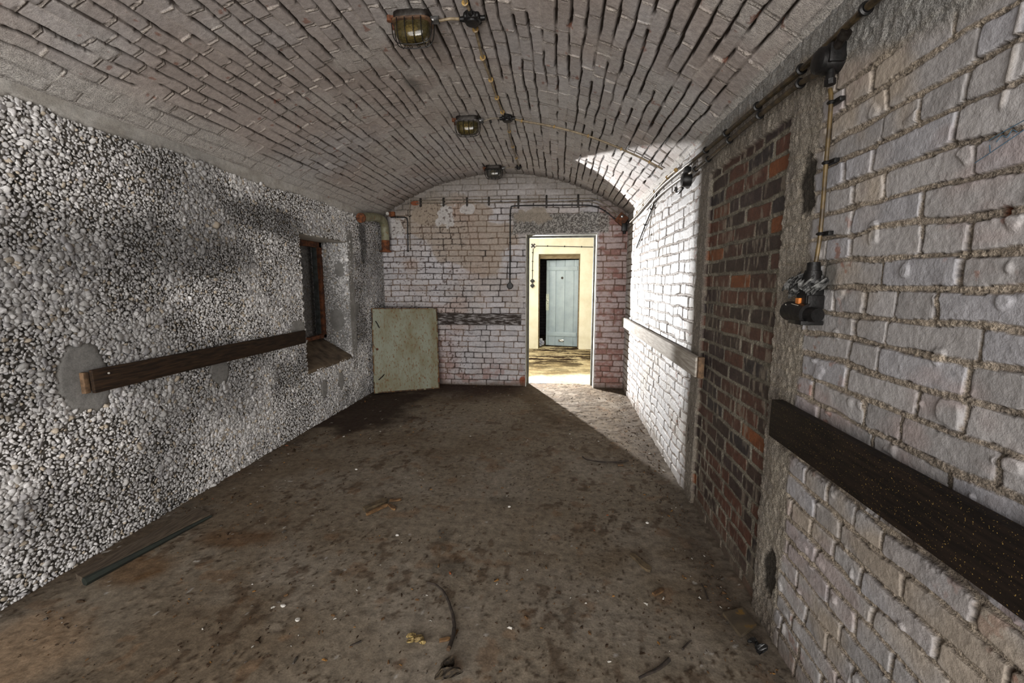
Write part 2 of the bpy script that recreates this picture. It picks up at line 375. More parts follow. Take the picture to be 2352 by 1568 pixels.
# brick infill
d2, a_, b_, i1, i2, jr = bricks(U, V + .02, .0775, 12, L=.245, pat='str', warp=.004)
j2 = .0088 + .004 * (fbm(U * 14, V * 14, 33, 3) - .5) * 2
m2 = 1 - ss(j2 - .0015, j2 + .0015, d2)
bc = mix((.090, .038, .025), (.038, .025, .021), ss(.25, .75, i1)); bc = mix(bc, (.17, .055, .018), ss(.86, .9, i2) * .9)
bc = mix(bc, (.030, .025, .026), ss(.28, .22, i2) * .8)
bc = bc * (.6 + .8 * fbm(U * 40, V * 40, 35, 3))[..., None]
smear = ss(.56, .72, fbm(U * 34, V * 10, 37, 4)) * .7; bc = mix(bc, (.22, .185, .145), smear)
mc2 = mix((.25, .225, .175), (.17, .15, .115), ss(.4, .6, fbm(U * 8, V * 8, 39, 3))) * (.7 + .6 * fbm(U * 120, V * 120, 40, 2))[..., None]
bc = mix(bc, mc2, m2)
H2 = -.020 + (i1 - .5) * .005 + .003 * (fbm(U * 60, V * 60, 43, 3) - .5) + m2 * (-.004 + .010 * grit)
H = H * (1 - inf) + H2 * inf; col = mix(col, bc, inf)
# soot stains and dark holes (wall sockets torn out)
for cu, cv, ru, rv, s, st in ((1.680, 1.745, .048, .105, 3, .97), (2.862, 1.76, .02, .05, 5, .9), (1.70, .26, .045, .10, 8, .97), (2.845, .42, .02, .07, 9, .85)):
    m_ = blob(U, V, cu, cv, ru, rv, s, .55, .2, 22) * st; col = mix(col, (.035, .028, .02), m_); H -= m_ * .012
m_ = blob(U, V, 1.505, 1.435, .045, .055, 11, .6, .45, 20); col = mix(col, (.085, .085, .08), m_ * .75)
m_ = blob(U, V, .965, 1.545, .010, .010, 12, .4, .3, 50); col = mix(col, (.22, .06, .015), m_); H -= m_ * .01
wr = ss(.007, .003, np.abs(U - (.985 + (1.90 - V) * .10))) * ss(1.74, 1.76, V) * ss(2.0, 1.95, V); H += wr * .006; col = mix(col, (.24, .21, .18), wr * .5)
foot = ss(.16, .02, V + ragz); col = mix(col, (.13, .10, .075), foot * .6)
stain = ss(.86, .80, V) * ss(.755, .785, V + .02 * (grit * 2)) * ss(1.78, 1.66, U); H -= stain * .008; col = mix(col, (.06, .042, .03), stain * .8 * ss(.3, .5, fbm(U * 20, V * 20, 99, 2)))
gr = np.clip(.10 + .9 * np.maximum(mort * (1 - .6 * far), cem) * (1 - inf) + inf * (.25 + .6 * m2), 0, 1)
col = np.concatenate([col, gr[..., None]], -1)
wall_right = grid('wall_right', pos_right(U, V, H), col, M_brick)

# ------------------------------------------------------------------ vault
sa = math.asin(HS / RV) * RV
v = steps((-sa, sa, .0052)); u = steps((YB, 1.2, .04), (1.2, 3.4, .0055), (3.4, YD + .03, .0085))
U, V = np.meshgrid(u, v, indexing='ij')
d, dU, dV, id1, id2, jr = bricks(U, V, .0745, 21, pat='mix', warp=.0055)
n3 = fbm(U * 7, V * 7, 6, 3)
n1 = vn(U * 2.6 + jr * 5.7, jr * 3.1, 5) * .65 + vn(U * 9 + jr * 2.3, jr * 1.7, 8) * .35     # every joint opens and closes along its length
ow = .0022 + .0062 * vn(U * 6 + jr * 1.9, jr * 4.1, 9) + .002 * (fbm(U * 60, V * 60, 10, 2) - .5)
openj = ss(.37, .47, n1) * ss(ow + .0016, ow - .0004, dV)
crossj = ss(.0055, .0030, dU + .004 * (fbm(U * 30, V * 30, 13, 2) - .5)) * (1 - openj)
bedj = ss(.0085, .006, dV) * (1 - openj)
skin = ss(.52, .66, fbm(U * 2.2, V * 2.2, 11, 4)) # mortar smeared over the bricks
edgeL = np.clip(ss(-sa + .30, -sa + .10, V + .06 * (fbm(U * 4, V * 4, 12, 3) - .5) * 2), 0, 1)
edgeR = ss(sa - .05, sa - .025, V)
sk = np.maximum(skin * .55, np.maximum(edgeL, edgeR))
openj = openj * (1 - edgeL * .85) * (1 - edgeR)
H = (id1 - .5) * .010 + .002 * (fbm(U * 20, V * 20, 14, 3) - .5) + crossj * (.002 + .008 * (n3 - .3)) - bedj * .003 * (1 - sk)
H = H * (1 - sk * .7) + sk * .004 * (fbm(U * 30, V * 30, 15, 4) - .5) - openj * .024
col = mix((.385, .335, .310), (.410, .390, .388), ss(.35, .65, fbm(U * 1.3, V * 1.3, 16, 4))) * (.84 + .3 * id2)[..., None]
col = mix(col, (.27, .225, .20), ss(.45, .75, fbm(U * .9 + 3, V * .9, 18, 3)) * .6); col = mix(col, (.22, .19, .175), ss(.62, .8, id2) * .45)
col = mix(col, (.47, .415, .36), np.maximum(crossj, bedj * .5 * n3) * .6)
col = mix(col, (.52, .50, .47), sk * .65)
thin = ss(.0040, .0014, np.abs(dU - .0064)) * (1 - sk * .5) * ss(.25, .4, vn(U * 14, V * 14, 17)); H -= thin * .005; col = mix(col, (.05, .036, .028), thin * .9)
thinb = ss(.0048, .0016, np.abs(dV - .0030)) * (1 - sk * .8); col = mix(col, (.05, .036, .03), thinb * .85 * ss(.25, .45, n1))
col = mix(col, (.020, .013, .009), openj)
rust = ss(.80, .83, fbm(U * 16, V * 20, 22, 3)); col = mix(col, (.20, .07, .04), rust * .6)
ax = (V - 0)  # cobweb grey stain by the second lamp, darker towards the end wall
m_ = blob(U, V, 3.15, -.27, .11, .05, 25, .6, .5, 15); col = mix(col, (.10, .095, .085), m_ * .7)
m_ = ss(YD - .35, YD - .03, U + .1 * (n3 - .5)); col = mix(col, (.12, .10, .08), m_ * .6)
sl = ss(.006, .002, np.abs(V + sa - .012)); col = mix(col, (.10, .09, .08), sl * .7)
col = np.concatenate([col, np.clip(.25 + .6 * np.maximum(sk, crossj), 0, 1)[..., None]], -1)
th = V / RV
P = np.stack([XC + (RV - H) * np.sin(th), U, ZC + (RV - H) * np.cos(th)], -1)
grid('ceiling', P, col, M_vault)

# ------------------------------------------------------------------ end wall with the doorway
DX0, DX1, DZ = -.432, .472, 2.03
u = steps((XL - .02, XR + .02, .0058)); u[np.argmin(abs(u - DX0))] = DX0; u[np.argmin(abs(u - DX1))] = DX1
v = steps((-.05, 2.86, .0058)); v[np.argmin(abs(v - DZ))] = DZ
U, V = np.meshgrid(u, v, indexing='ij')
d, dU, dV, id1, id2, jr = bricks(U, V, .0765, 8, pat='mix', warp=.0045)
n3 = fbm(U * 8, V * 8, 6, 3)
jw = .0056 + .005 * (n3 - .5)
mort = 1 - ss(jw - .002, jw + .002, d)
hide = ss(.52, .64, fbm(U * 2.5, V * 2.5, 46, 3)) * ss(-1.3, -.5, U) * ss(DX1 + .02, DX1 - .1, U)   # thick paint hides joints
jv = mort * (1 - hide * .8 * ss(.40, .52, fbm(U * 13, V * 13, 44, 3)))
H = (id1 - .5) * .007 - jv * .010 + .002 * (fbm(U * 25, V * 25, 9, 3) - .5)
col = mix((.47, .455, .475), (.40, .365, .35), ss(.35, .7, fbm(U * 1.8, V * 1.8, 47, 4))) * (.86 + .25 * id2)[..., None]
tan = np.maximum(blob(U, V, -1.15, 1.98, .50, .42, 48, .55, .06, 2.2), blob(U, V, -1.6, 2.25, .6, .30, 49, .4, .06, 3))
col = mix(col, (.335, .275, .22), tan * .8)
tan2 = ss(.45, .7, fbm(U * 3, V * 3, 52, 3)) * ss(-.7, -1.5, U) * .6; col = mix(col, (.36, .26, .215), tan2)
plas = np.maximum(blob(U, V, -1.72, 2.32, .26, .17, 51, .25, .06, 6), 0); col = mix(col, (.30, .245, .19), plas * .9); H = H * (1 - plas * .9); jv = jv * (1 - plas)
for cu, cv, ru, rv in ((-1.50, 2.28, .13, .14), (-1.2, 2.38, .10, .07), (-2.22, 2.12, .12, .16)):
    m_ = blob(U, V, cu, cv, ru, rv, 55 + int(ru * 100), .9, .06, 11); col = mix(col, (.48, .46, .45), m_ * .9); jv = jv * (1 - m_ * .8); H = H * (1 - m_ * .6)
red = np.clip(ss(DX1, DX1 + .05, U) * 1.0 + ss(-1.25, -1.7, U) * ss(.95, .5, V) * .8, 0, 1)
rn = ss(.44, .66, fbm(U * 11, V * 18, 57, 4) * .7 + id1 * .3)
col = mix(col, (.36, .27, .255), red * .75); col = mix(col, (.20, .075, .055), red * rn * .75)
lowred = ss(.5, .1, V) * ss(.5, .7, fbm(U * 10, V * 14, 58, 4)); col = mix(col, (.27, .13, .10), lowred * .6)
col = mix(col, mix((.030, .020, .015), (.17, .115, .08), ss(.38, .56, fbm(U * 5, V * 5, 45, 3))), jv * .92)
col = mix(col, (.20, .11, .08), jv * red * .5)
spk = ss(.78, .82, vn(U * 55, V * 55, 59)) * ss(-.9, -1.4, U); col = mix(col, (.06, .03, .02), spk * .7)
# pebbly cement over the lintel, darker band under the vault
lint = box_mask(U, V, -.62, .62, 2.04, 2.30, .04, 6, 61, .02); pn = ss(.40, .62, fbm(U * 80, V * 80, 62, 2))
col = mix(col, mix((.085, .078, .07), (.34, .325, .30), pn), lint * .9); H = H * (1 - lint) + lint * (.008 * pn)
m_ = blob(U, V, -.35, 2.27, .22, .09, 63, .9, .15, 9); col = mix(col, (.27, .23, .185), m_ * .9); H = H * (1 - m_)
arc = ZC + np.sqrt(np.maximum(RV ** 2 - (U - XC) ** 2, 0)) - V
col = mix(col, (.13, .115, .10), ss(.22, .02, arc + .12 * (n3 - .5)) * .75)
topw = ss(2.46, 2.50, V); col = mix(col, (.28, .25, .22), topw * .5)
m_ = blob(U, V, -1.93, 2.46, .06, .03, 64, .4, .2, 20); col = mix(col, (.23, .07, .03), m_)
m_ = blob(U, V, -.47, .07, .05, .07, 65, .4, .2, 20); col = mix(col, (.24, .07, .035), m_)
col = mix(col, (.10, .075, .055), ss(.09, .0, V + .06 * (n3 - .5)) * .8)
hole = ((U[:-1, :-1] > DX0 - .001) & (U[1:, 1:] < DX1 + .001) & (V[1:, 1:] < DZ + .001))
col = np.concatenate([col, np.clip(.3 + .7 * np.maximum(lint, jv), 0, 1)[..., None]], -1)
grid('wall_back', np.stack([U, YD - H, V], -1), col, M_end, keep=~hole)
TW = .20
b = MB(); b.box((DX0 - .006, YD + TW / 2 - .002, DZ / 2), (.012, TW, DZ + .02)); b.box((DX1 + .006, YD + TW / 2 - .002, DZ / 2), (.012, TW, DZ + .02)); b.box(((DX0 + DX1) / 2, YD + TW / 2 - .002, DZ + .006), (DX1 - DX0, TW, .012))
tag(b.out('trim_1', M_whitep, smooth=False), kind='structure')
dfr = bpy.data.objects.new('door_1', None); C.objects.link(dfr); dfr.location = (.02, YD + .15, 0); dfr['kind'] = 'structure'
for sx, x in ((1, DX0), (-1, DX1)):
    b = MB(); b.box((x + sx * .0125, YD + .165, 1.0), (.025, .06, 2.0), bev=.003); b.box((x + sx * .003, YD + .06, 1.0), (.006, .16, 2.0), bev=.001) if sx > 0 else None
    b.out('frame_jamb', M_frame, dfr, ang=30)
MB().box(((DX0 + DX1) / 2, YD + .165, DZ - .014), (DX1 - DX0, .06, .032), bev=.003).box(((DX0 + DX1) / 2, YD + .05, DZ - .004), (DX1 - DX0, .14, .008)).out('frame_head', M_frame, dfr, ang=30)

# ------------------------------------------------------------------ left wall, niche, pebble dash
NY0, NY1, NZ0, NZ1, ND = 3.83, 4.74, .555, 1.86, .32
u = steps((YB, 1.3, .06), (1.3, YD + .03, .011)); u[np.argmin(abs(u - NY0))] = NY0; u[np.argmin(abs(u - NY1))] = NY1
v = steps((-.04, 2.32, .011)); v[np.argmin(abs(v - NZ0))] = NZ0; v[np.argmin(abs(v - NZ1))] = NZ1
U, V = np.meshgrid(u, v, indexing='ij')
def dirt_left(U, V):
    m = ss(.48, .66, fbm(U * 1.1 + 4, V * 1.5, 71, 4)) * .55
    m = np.maximum(m, blob(U, V, 2.6, 1.62, .75, .20, 72, .5, .5, 3) * .8)
    m = np.maximum(m, blob(U, V, 3.5, 1.92, .6, .12, 73, .6, .5, 4) * .75)
    m = np.maximum(m, blob(U, V, 2.0, 1.55, .5, .2, 74, .6, .5, 4) * .7)
    m = np.maximum(m, blob(U, V, 5.15, 1.92, .10, .30, 75, .5, .35, 7) * .97)
    m = np.maximum(m, blob(U, V, 5.5, 1.6, .07, .5, 79, .6, .5, 7) * .6)
    m = np.maximum(m, ss(5.2, 5.7, U) * .45); m = np.maximum(m, blob(U, V, 2.365, 1.79, .03, .05, 68, .6, .4, 30) * .9)
    m = np.maximum(m, blob(U, V, 4.95, .90, .25, .22, 76, .5, .4, 6) * .7)
    return m
PATCH = [(1.90, .915, .105, .15), (2.77, .80, .075, .095), (3.72, .99, .10, .07), (4.55, 1.02, .10, .10), (4.86, 1.10, .10, .07), (4.1, .32, .05, .09), (4.45, .33, .05, .08), (4.52, 1.46, .01, .01)]
ba = fbm(U * 5, V * 5, 77, 3)
band = ss(2.19, 2.22, V + .07 * (ba - .5))
col = mix((.050, .046, .040), (.17, .155, .135), ss(.35, .65, fbm(U * 60, V * 60, 78, 2)))
bcol = mix((.46, .445, .42), (.36, .34, .31), ss(.4, .7, fbm(U * 7, V * 7, 80, 4)))
H = np.where(band > .5, .012, 0) + .004 * (fbm(U * 20, V * 20, 81, 3) - .5); col = mix(col, bcol, band)
for a, b_, c, d_ in PATCH:
    m_ = blob(U, V, a, b_, c * 1.15, d_ * 1.15, 82, .25, .08, 9); col = mix(col, (.25, .245, .235), m_); H = H * (1 - m_) + m_ * .010
dm = dirt_left(U, V); col = col * (1 - dm * .5)[..., None]
hole = ((U[:-1, :-1] > NY0 - .001) & (U[1:, 1:] < NY1 + .001) & (V[:-1, :-1] > NZ0 - .001) & (V[1:, 1:] < NZ1 + .001))
wall_left = grid('wall_left', np.stack([XL + H, U, V], -1), col, M_end, keep=~hole)

def pebbles(name, us, vs, frame, keepf, cell, seed, parent, dirtf, size=1.0, bright=1.0, lod=2):
    """stones bedded in the render: half sunk ellipsoids of many sizes"""
    rg = np.random.RandomState(seed)
    nu = int((us[1] - us[0]) / cell); nv = int((vs[1] - vs[0]) / (cell * .9))
    gu, gv = np.meshgrid(np.arange(nu), np.arange(nv), indexing='ij')
    cu = (us[0] + (gu + .5 * (gv % 2) + rg.rand(nu, nv) * .9) * cell).ravel(); cv = (vs[0] + (gv + rg.rand(nu, nv) * .9) * cell * .9).ravel()
    k = keepf(cu, cv); cu = cu[k]; cv = cv[k]; n = len(cu)
    bm = bmesh.new(); bmesh.ops.create_icosphere(bm, subdivisions=lod, radius=1)
    Vt = np.array([w.co[:] for w in bm.verts], f4); Fc = np.array([[w.index for w in f.verts] for f in bm.faces]); bm.free()
    keep = Vt[Fc][:, :, 2].max(1) > -.25; Fc = Fc[keep]; used = np.unique(Fc); mp = np.zeros(len(Vt), int); mp[used] = np.arange(len(used)); Vt = Vt[used]; Fc = mp[Fc]
    s = cell * .56 * size * np.exp(rg.randn(n) * .22) * (.86 + .5 * ss(.4, .65, fbm(cu * 2.2, cv * 2.2, 66, 3))); big = rg.rand(n) < .05; s[big] *= 1.5
    asp = 1 + rg.rand(n) ** 1.5 * .8; a = s * np.sqrt(asp); b = s / np.sqrt(asp); t = s * (.34 + .24 * rg.rand(n)); an = rg.rand(n) * PI
    tl = rg.randn(n, 2) * .28
    lump = 1 + .12 * rg.randn(n, len(Vt)).astype(f4)
    X = Vt[None, :, 0] * a[:, None] * lump; Y = Vt[None, :, 1] * b[:, None] * lump; Z = Vt[None, :, 2] * t[:, None]
    ca, sn = np.cos(an)[:, None], np.sin(an)[:, None]
    x = X * ca - Y * sn; y = X * sn + Y * ca; z = Z + x * tl[:, :1] + y * tl[:, 1:] + (rg.rand(n) * .004)[:, None]
    Pw = frame(cu[:, None] + x, cv[:, None] + y, z)
    base = np.array([(.66, .65, .65), (.57, .56, .55), (.74, .73, .725), (.52, .45, .36), (.45, .44, .45)], f4)[rg.choice(5, n, p=[.36, .25, .2, .07, .12])]
    base = base * (.74 + .4 * rg.rand(n))[:, None] * bright
    dm = dirtf(cu, cv); base = base * (1 - dm * .80)[:, None]
    # every stone darker towards its sunken rim
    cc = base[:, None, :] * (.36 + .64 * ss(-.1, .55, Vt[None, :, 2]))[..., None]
    F = (Fc[None] + (np.arange(n) * len(Vt))[:, None, None]).reshape(-1, 3)
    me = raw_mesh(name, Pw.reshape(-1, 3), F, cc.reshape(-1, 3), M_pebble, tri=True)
    o = bpy.data.objects.new(name, me); C.objects.link(o); o.parent = parent; o['kind'] = 'stuff'
    return o
def in_patch(u, v):
    m = np.zeros(u.shape, bool)
    for a, b_, c, d_ in PATCH: m |= blob(u, v, a, b_, c * 1.15, d_ * 1.15, 82, .25, .08, 9) > .3
    return m
def keepL(u, v):
    nb = fbm(u * 5, v * 5, 77, 3)
    bnd = (v + .07 * (nb - .5)) > 2.205
    ni = (u > NY0 + .004) & (u < NY1 - .004) & (v > NZ0 - .01) & (v < NZ1 + .01)
    return ~bnd & ~ni & ~in_patch(u, v)
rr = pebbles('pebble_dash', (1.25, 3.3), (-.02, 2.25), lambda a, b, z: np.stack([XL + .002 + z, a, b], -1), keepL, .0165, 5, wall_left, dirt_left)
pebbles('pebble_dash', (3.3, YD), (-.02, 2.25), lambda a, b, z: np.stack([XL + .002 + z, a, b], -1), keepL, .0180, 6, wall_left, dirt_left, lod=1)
# niche: sloping sill, lintel, far reveal with its own pebbles, blocked window behind a rusted frame
XN = XL - ND
b = MB(); b.box((XL - .4, NY1 + .06, 1.2), (.82, .12, 1.6)); b.out('niche_reveal', M_cement, wall_left, smooth=False)
b = MB(); b.box((XL - .4, NY0 - .06, 1.2), (.79, .12, 1.6)); b.out('niche_reveal', M_cement, wall_left, smooth=False)
b = MB(); b.box((XL - .40, (NY0 + NY1) / 2, NZ1 + .05), (.80, NY1 - NY0 + .2, .10)); b.out('niche_lintel', mat('white_lintel', (.52, .49, .44), (.40, .37, .32), rough=.9, sc=9), wall_left, smooth=False)
kr = lambda a, b: ~((blob(a, b, 4.6, 1, 0.01, .01) > 2)) & ~(np.hypot((a + 2.50) / .06, (b - 1.56) / .09) < 1) & ~(np.hypot((a + 2.56) / .09, (b - .98) / .13) < 1)
pebbles('pebble_dash', (XN - .16, XL - .002), (NZ0, NZ1), lambda a, b, z: np.stack([a, NY1 - z, b], -1), kr, .019, 8, wall_left, lambda a, b: .25 * np.ones_like(a) * (b < 1.2), lod=1)
pebbles('pebble_dash', (NY0, NY1), (.7, 1.86), lambda a, b, z: np.stack([XL - .43 + z * .6, a, b], -1), lambda a, b: a > 0, .018, 9, wall_left, lambda a, b: .35 + 0 * a, bright=.6, lod=1)
MB().box((XL - .44, (NY0 + NY1) / 2, 1.25), (.02, NY1 - NY0 + .1, 1.4)).out('shaft_back', M_cement, wall_left, smooth=False)
bm = MB(); vs = [bm.bm.verts.new(q) for q in ((XL + .012, NY0, NZ0 - .02), (XL + .012, NY1, NZ0 - .02), (XL + .004, NY1, NZ0 + .012), (XL + .004, NY0, NZ0 + .012), (XN - .1, NY0, .80), (XN - .1, NY1, .80), (XN - .1, NY0, .5), (XN - .1, NY1, .5))]
for f in ((0, 1, 2, 3), (3, 2, 5, 4), (4, 5, 7, 6), (6, 7, 1, 0), (0, 3, 4, 6), (1, 7, 5, 2)): bm.bm.faces.new([vs[i] for i in f])
bm.out('sloping_sill', mat('dirty_sill', (.13, .095, .06), (.04, .026, .017), rough=.95, sc=9, bump=.6, lo=.35, hi=.6), wall_left, smooth=False)
wn = bpy.data.objects.new('window_1', None); C.objects.link(wn); wn.location = (XN, (NY0 + NY1) / 2, NZ0); wn['kind'] = 'structure'
b = MB(); fy0, fy1, fz0, fz1 = NY0 + .002, NY1 - .002, .775, NZ1 - .002
b.box((XN, fy1 - .03, (fz0 + fz1) / 2), (.05, .06, fz1 - fz0), bev=.004); b.box((XN, fy0 + .03, (fz0 + fz1) / 2), (.05, .06, fz1 - fz0), bev=.004)
b.box((XN, (fy0 + fy1) / 2, fz1 - .03), (.05, fy1 - fy0, .06), bev=.004); b.box((XN, (fy0 + fy1) / 2, fz0 + .02), (.05, fy1 - fy0, .04), bev=.004); b.out('window_frame', M_rustdk, wn)
b = MB(); b.box((XN - .03, fy1 - .068, (fz0 + fz1) / 2), (.05, .016, fz1 - fz0 - .1)); b.box((XN - .03, fy0 + .07, (fz0 + fz1) / 2), (.05, .016, fz1 - fz0 - .1)); b.out('sash_strip', M_bluegrey, wn, smooth=False)

# ------------------------------------------------------------------ floor
u = steps((XL - .02, XR + .03, .0085)); v = steps((YB, 1.0, .04), (1.0, 3.5, .0075), (3.5, YD + TW, .012))
U, V = np.meshgrid(u, v, indexing='ij')
def floorcol(U, V, sd):
    g = fbm(U * 1.4, V * 1.4, sd, 5)
    c = mix((.190, .158, .120), (.145, .112, .078), ss(.35, .65, g))
    c = mix(c, (.235, .205, .168), ss(.52, .72, fbm(U * 2.2 + 7, V * 2.2, sd + 1, 4)) * .6)
    dk = ss(.60, .70, fbm(U * 17, V * 12, sd + 2, 4)); c = mix(c, (.060, .036, .020), dk * .62 * ss(.38, .56, fbm(U * 3, V * 2, sd + 3, 3)))
    sp = ss(.69, .75, fbm(U * 75, V * 45, sd + 4, 3)) * ss(.3, .6, fbm(U * 4, V * 4, sd + 6, 3)); c = mix(c, (.045, .028, .016), sp * .8)
    og = ss(.66, .72, fbm(U * 8, V * 8, sd + 5, 4)); c = mix(c, (.16, .085, .040), og * .35)
    return c, dk, sp
col, dk, sp_ = floorcol(U, V, 101)
nn = fbm(U * 4, V * 4, 111, 4)
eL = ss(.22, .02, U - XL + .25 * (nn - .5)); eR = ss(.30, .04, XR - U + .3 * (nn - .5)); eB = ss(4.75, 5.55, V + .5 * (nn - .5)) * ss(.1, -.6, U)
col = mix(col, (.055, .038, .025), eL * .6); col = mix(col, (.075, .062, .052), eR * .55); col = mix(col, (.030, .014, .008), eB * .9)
wet = blob(U, V, -2.05, 4.55, .50, .80, 112, .75, .35, 4); col = mix(col, (.026, .014, .009), wet * .9)
wear = blob(U, V, -2.05, 1.25, .25, .22, 113, .5, .4, 5); col = mix(col, (.27, .185, .115), wear * .7)
for cu, cv, ru, rv, c in ((-.55, 1.95, .09, .06, (.075, .062, .046)), (-.62, 2.2, .04, .09, (.08, .066, .05)), (-.35, 2.62, .10, .05, (.085, .072, .055)), (-1.75, 2.05, .2, .08, (.10, .05, .02)), (-2.05, 1.75, .16, .10, (.12, .06, .02))):
    m_ = blob(U, V, cu, cv, ru, rv, 114, .4, .5, 8); col = mix(col, c, m_ * .65)
tr = blob(U + .35 * (V - 4.6), V, -.15, 5.0, .12, .8, 115, .4, .3, 4) * ss(5.7, 5.0, V); col = mix(col, (.10, .072, .045), tr * .6)
rubble = ss(3.2, 4.4, V) * ss(-.7, .1, U) * ss(.46, .60, fbm(U * 11, V * 16, 116, 4)); col = mix(col, (.085, .062, .042), rubble * .7)
wh = ss(.84, .87, fbm(U * 22, V * 22, 117, 3)); col = mix(col, (.34, .32, .29), wh)
ring = np.abs(np.hypot(U - .02, V - 1.73) - .055); col = mix(col, (.075, .064, .052), ss(.008, .003, ring) * .5)
H = .010 * (fbm(U * 2, V * 2, 118, 3) - .5) + .004 * dk * (fbm(U * 40, V * 40, 119, 2) - .2) + .003 * sp_ + .012 * rubble * (fbm(U * 30, V * 30, 120, 3)) + .02 * eR * (fbm(U * 12, V * 12, 121, 3) - .3) * ss(.06, .0, XR - U) - .003
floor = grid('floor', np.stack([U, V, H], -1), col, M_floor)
u = steps((-2.6, 2.2, .016)); v = steps((YD + TW - .01, 12.2, .016))
U, V = np.meshgrid(u, v, indexing='ij'); c2, dk, sp_ = floorcol(U, V, 131)
rub = ss(.44, .58, fbm(U * 4, V * 14, 132, 5)); c2 = mix(mix((.46, .39, .25), (.34, .27, .16), ss(.4, .6, fbm(U * 3, V * 3, 133, 3))), (.075, .055, .03), rub * .85 * ss(6.2, 8.0, V + .6 * (fbm(U * 2, V * 2, 134) - .5)) + rub * .3 * (V < 99))
grid('floor', np.stack([U, V, .018 * rub * fbm(U * 20, V * 20, 135, 3) - .004], -1), c2, M_floor)

# ------------------------------------------------------------------ next room (cream) and the one behind it
def slab(name, lo, hi, m, nm=None):
    b = MB(); b.box([(a + c) / 2 for a, c in zip(lo, hi)], [c - a for a, c in zip(lo, hi)]); return tag(b.out(name, m, smooth=False), kind='structure')
Y2, Y3 = 9.18, 9.40
CX0, CX1, CZ = -.435, .43, 2.0
slab('wall_back', (-2.6, Y2, -.02), (CX0, Y3, 2.7), M_cream); slab('wall_back', (CX1, Y2, -.02), (2.2, Y3, 2.7), M_cream); slab('wall_back', (CX0, Y2, CZ), (CX1, Y3, 2.7), M_cream)
slab('wall_left', (-2.7, YD + .1, -.02), (-2.6, 12.2, 2.7), M_cream); slab('wall_right', (2.2, YD + .1, -.02), (2.3, 12.2, 2.7), M_cream)
slab('ceiling', (-2.7, YD + .03, 2.66), (2.3, 12.2, 2.76), M_cream)
slab('wall_front', (-2.7, YD + .12, -.02), (DX0 - .08, YD + TW, 2.7), M_cream); slab('wall_front', (DX1 + .08, YD + .12, -.02), (2.3, YD + TW, 2.7), M_cream); slab('wall_front', (DX0 - .08, YD + .12, DZ + .08), (DX1 + .08, YD + TW, 2.7), M_cream)
slab('trim_2', (CX0, Y3 - .06, CZ - .09), (CX1, Y3 + .02, CZ), M_wood_hd)
slab('trim_3', (CX0, Y2 + .12, 0), (CX0 + .02, Y3, CZ - .08), M_wood_hd); slab('trim_4', (CX1 - .02, Y2 + .12, 0), (CX1, Y3, CZ - .08), M_wood_hd)
u = steps((-2.6, 2.2, .012)); v = steps((-.02, 2.7, .012)); U, V = np.meshgrid(u, v, indexing='ij'); d, _, _, i1, i2, jr = bricks(U, V, .0765, 61)
mo = 1 - ss(.005, .008, d); c_ = mix((.085, .075, .085), (.06, .05, .055), i1); c_ = mix(c_, (.03, .025, .025), mo)
grid('wall_back', np.stack([U, 11.6 + 0 * U + mo * .006, V], -1), c_, M_end)

# the pale blue plank door, standing ajar
dr = bpy.data.objects.new('door_2', None); C.objects.link(dr); dr.location = (.415, 9.43, .02); dr['kind'] = 'structure'
dr.rotation_euler = (0, 0, math.radians(-14))
WD, HD = .72, 1.87
def dpart(b, name, m, par=dr, smooth=True):      # built in the leaf's own frame: x from -WD to 0
    bmesh.ops.recalc_face_normals(b.bm, faces=b.bm.faces); me = bpy.data.meshes.new(name); b.bm.to_mesh(me); b.bm.free()
    if smooth: me.polygons.foreach_set('use_smooth', [True] * len(me.polygons)); me.set_sharp_from_angle(angle=math.radians(35))
    me.materials.append(m); o = bpy.data.objects.new(name, me); C.objects.link(o); o.parent = par; return o
b = MB(); xs = [-WD, -.655, -.50, -.30, -.10, 0]
for a, c in zip(xs, xs[1:]): b.box(((a + c) / 2, .02, HD / 2), (c - a - .008, .036, HD), bev=.004)
b.box((-WD / 2, .024, HD / 2), (WD - .01, .02, HD - .01)); dpart(b, 'door_leaf', M_door)
for z, h in ((1.69, .085), (.26, .095)):
    dpart(MB().box((-WD / 2 - .0, -.006, z), (WD - .05, .022, h), bev=.004), 'batten', M_door)
b = MB(); b.box((-WD + .035, -.004, .96), (.065, .022, .36), bev=.003); lk = dpart(b, 'lock_plate', mat('pale_grey_lock', (.42, .47, .42), (.30, .33, .30), rough=.4))
dpart(MB().box((-WD + .035, -.02, 1.0), (.055, .016, .016), bev=.004).cyl((-WD + .04, -.002, .93), (-WD + .04, -.022, .93), .010), 'door_handle', M_chrome, lk)
dpart(MB().lathe([(.022, 0), (.026, .006), (.024, .014), (.012, .016)], (-.36, .0, 1.49), (0, -1, 0)), 'spy_hole', M_steeld)
dpart(MB().tube([(-.42, -.004, .12), (-.40, -.03, .135), (-.33, -.03, .10), (-.31, -.004, .11)], .008, 8).box((-.365, -.004, .115), (.12, .01, .05), bev=.003), 'pull_handle', M_chrome)
b = MB(); b.ball((-.40, 9.50, .085), .075, 4, (1.1, .9, .95)); b.rough(.035, 26, 4)
tag(b.out('plastic_bag', M_foil, smooth=False), 'crumpled white plastic bag on the floor beside the pale blue door', 'bag')

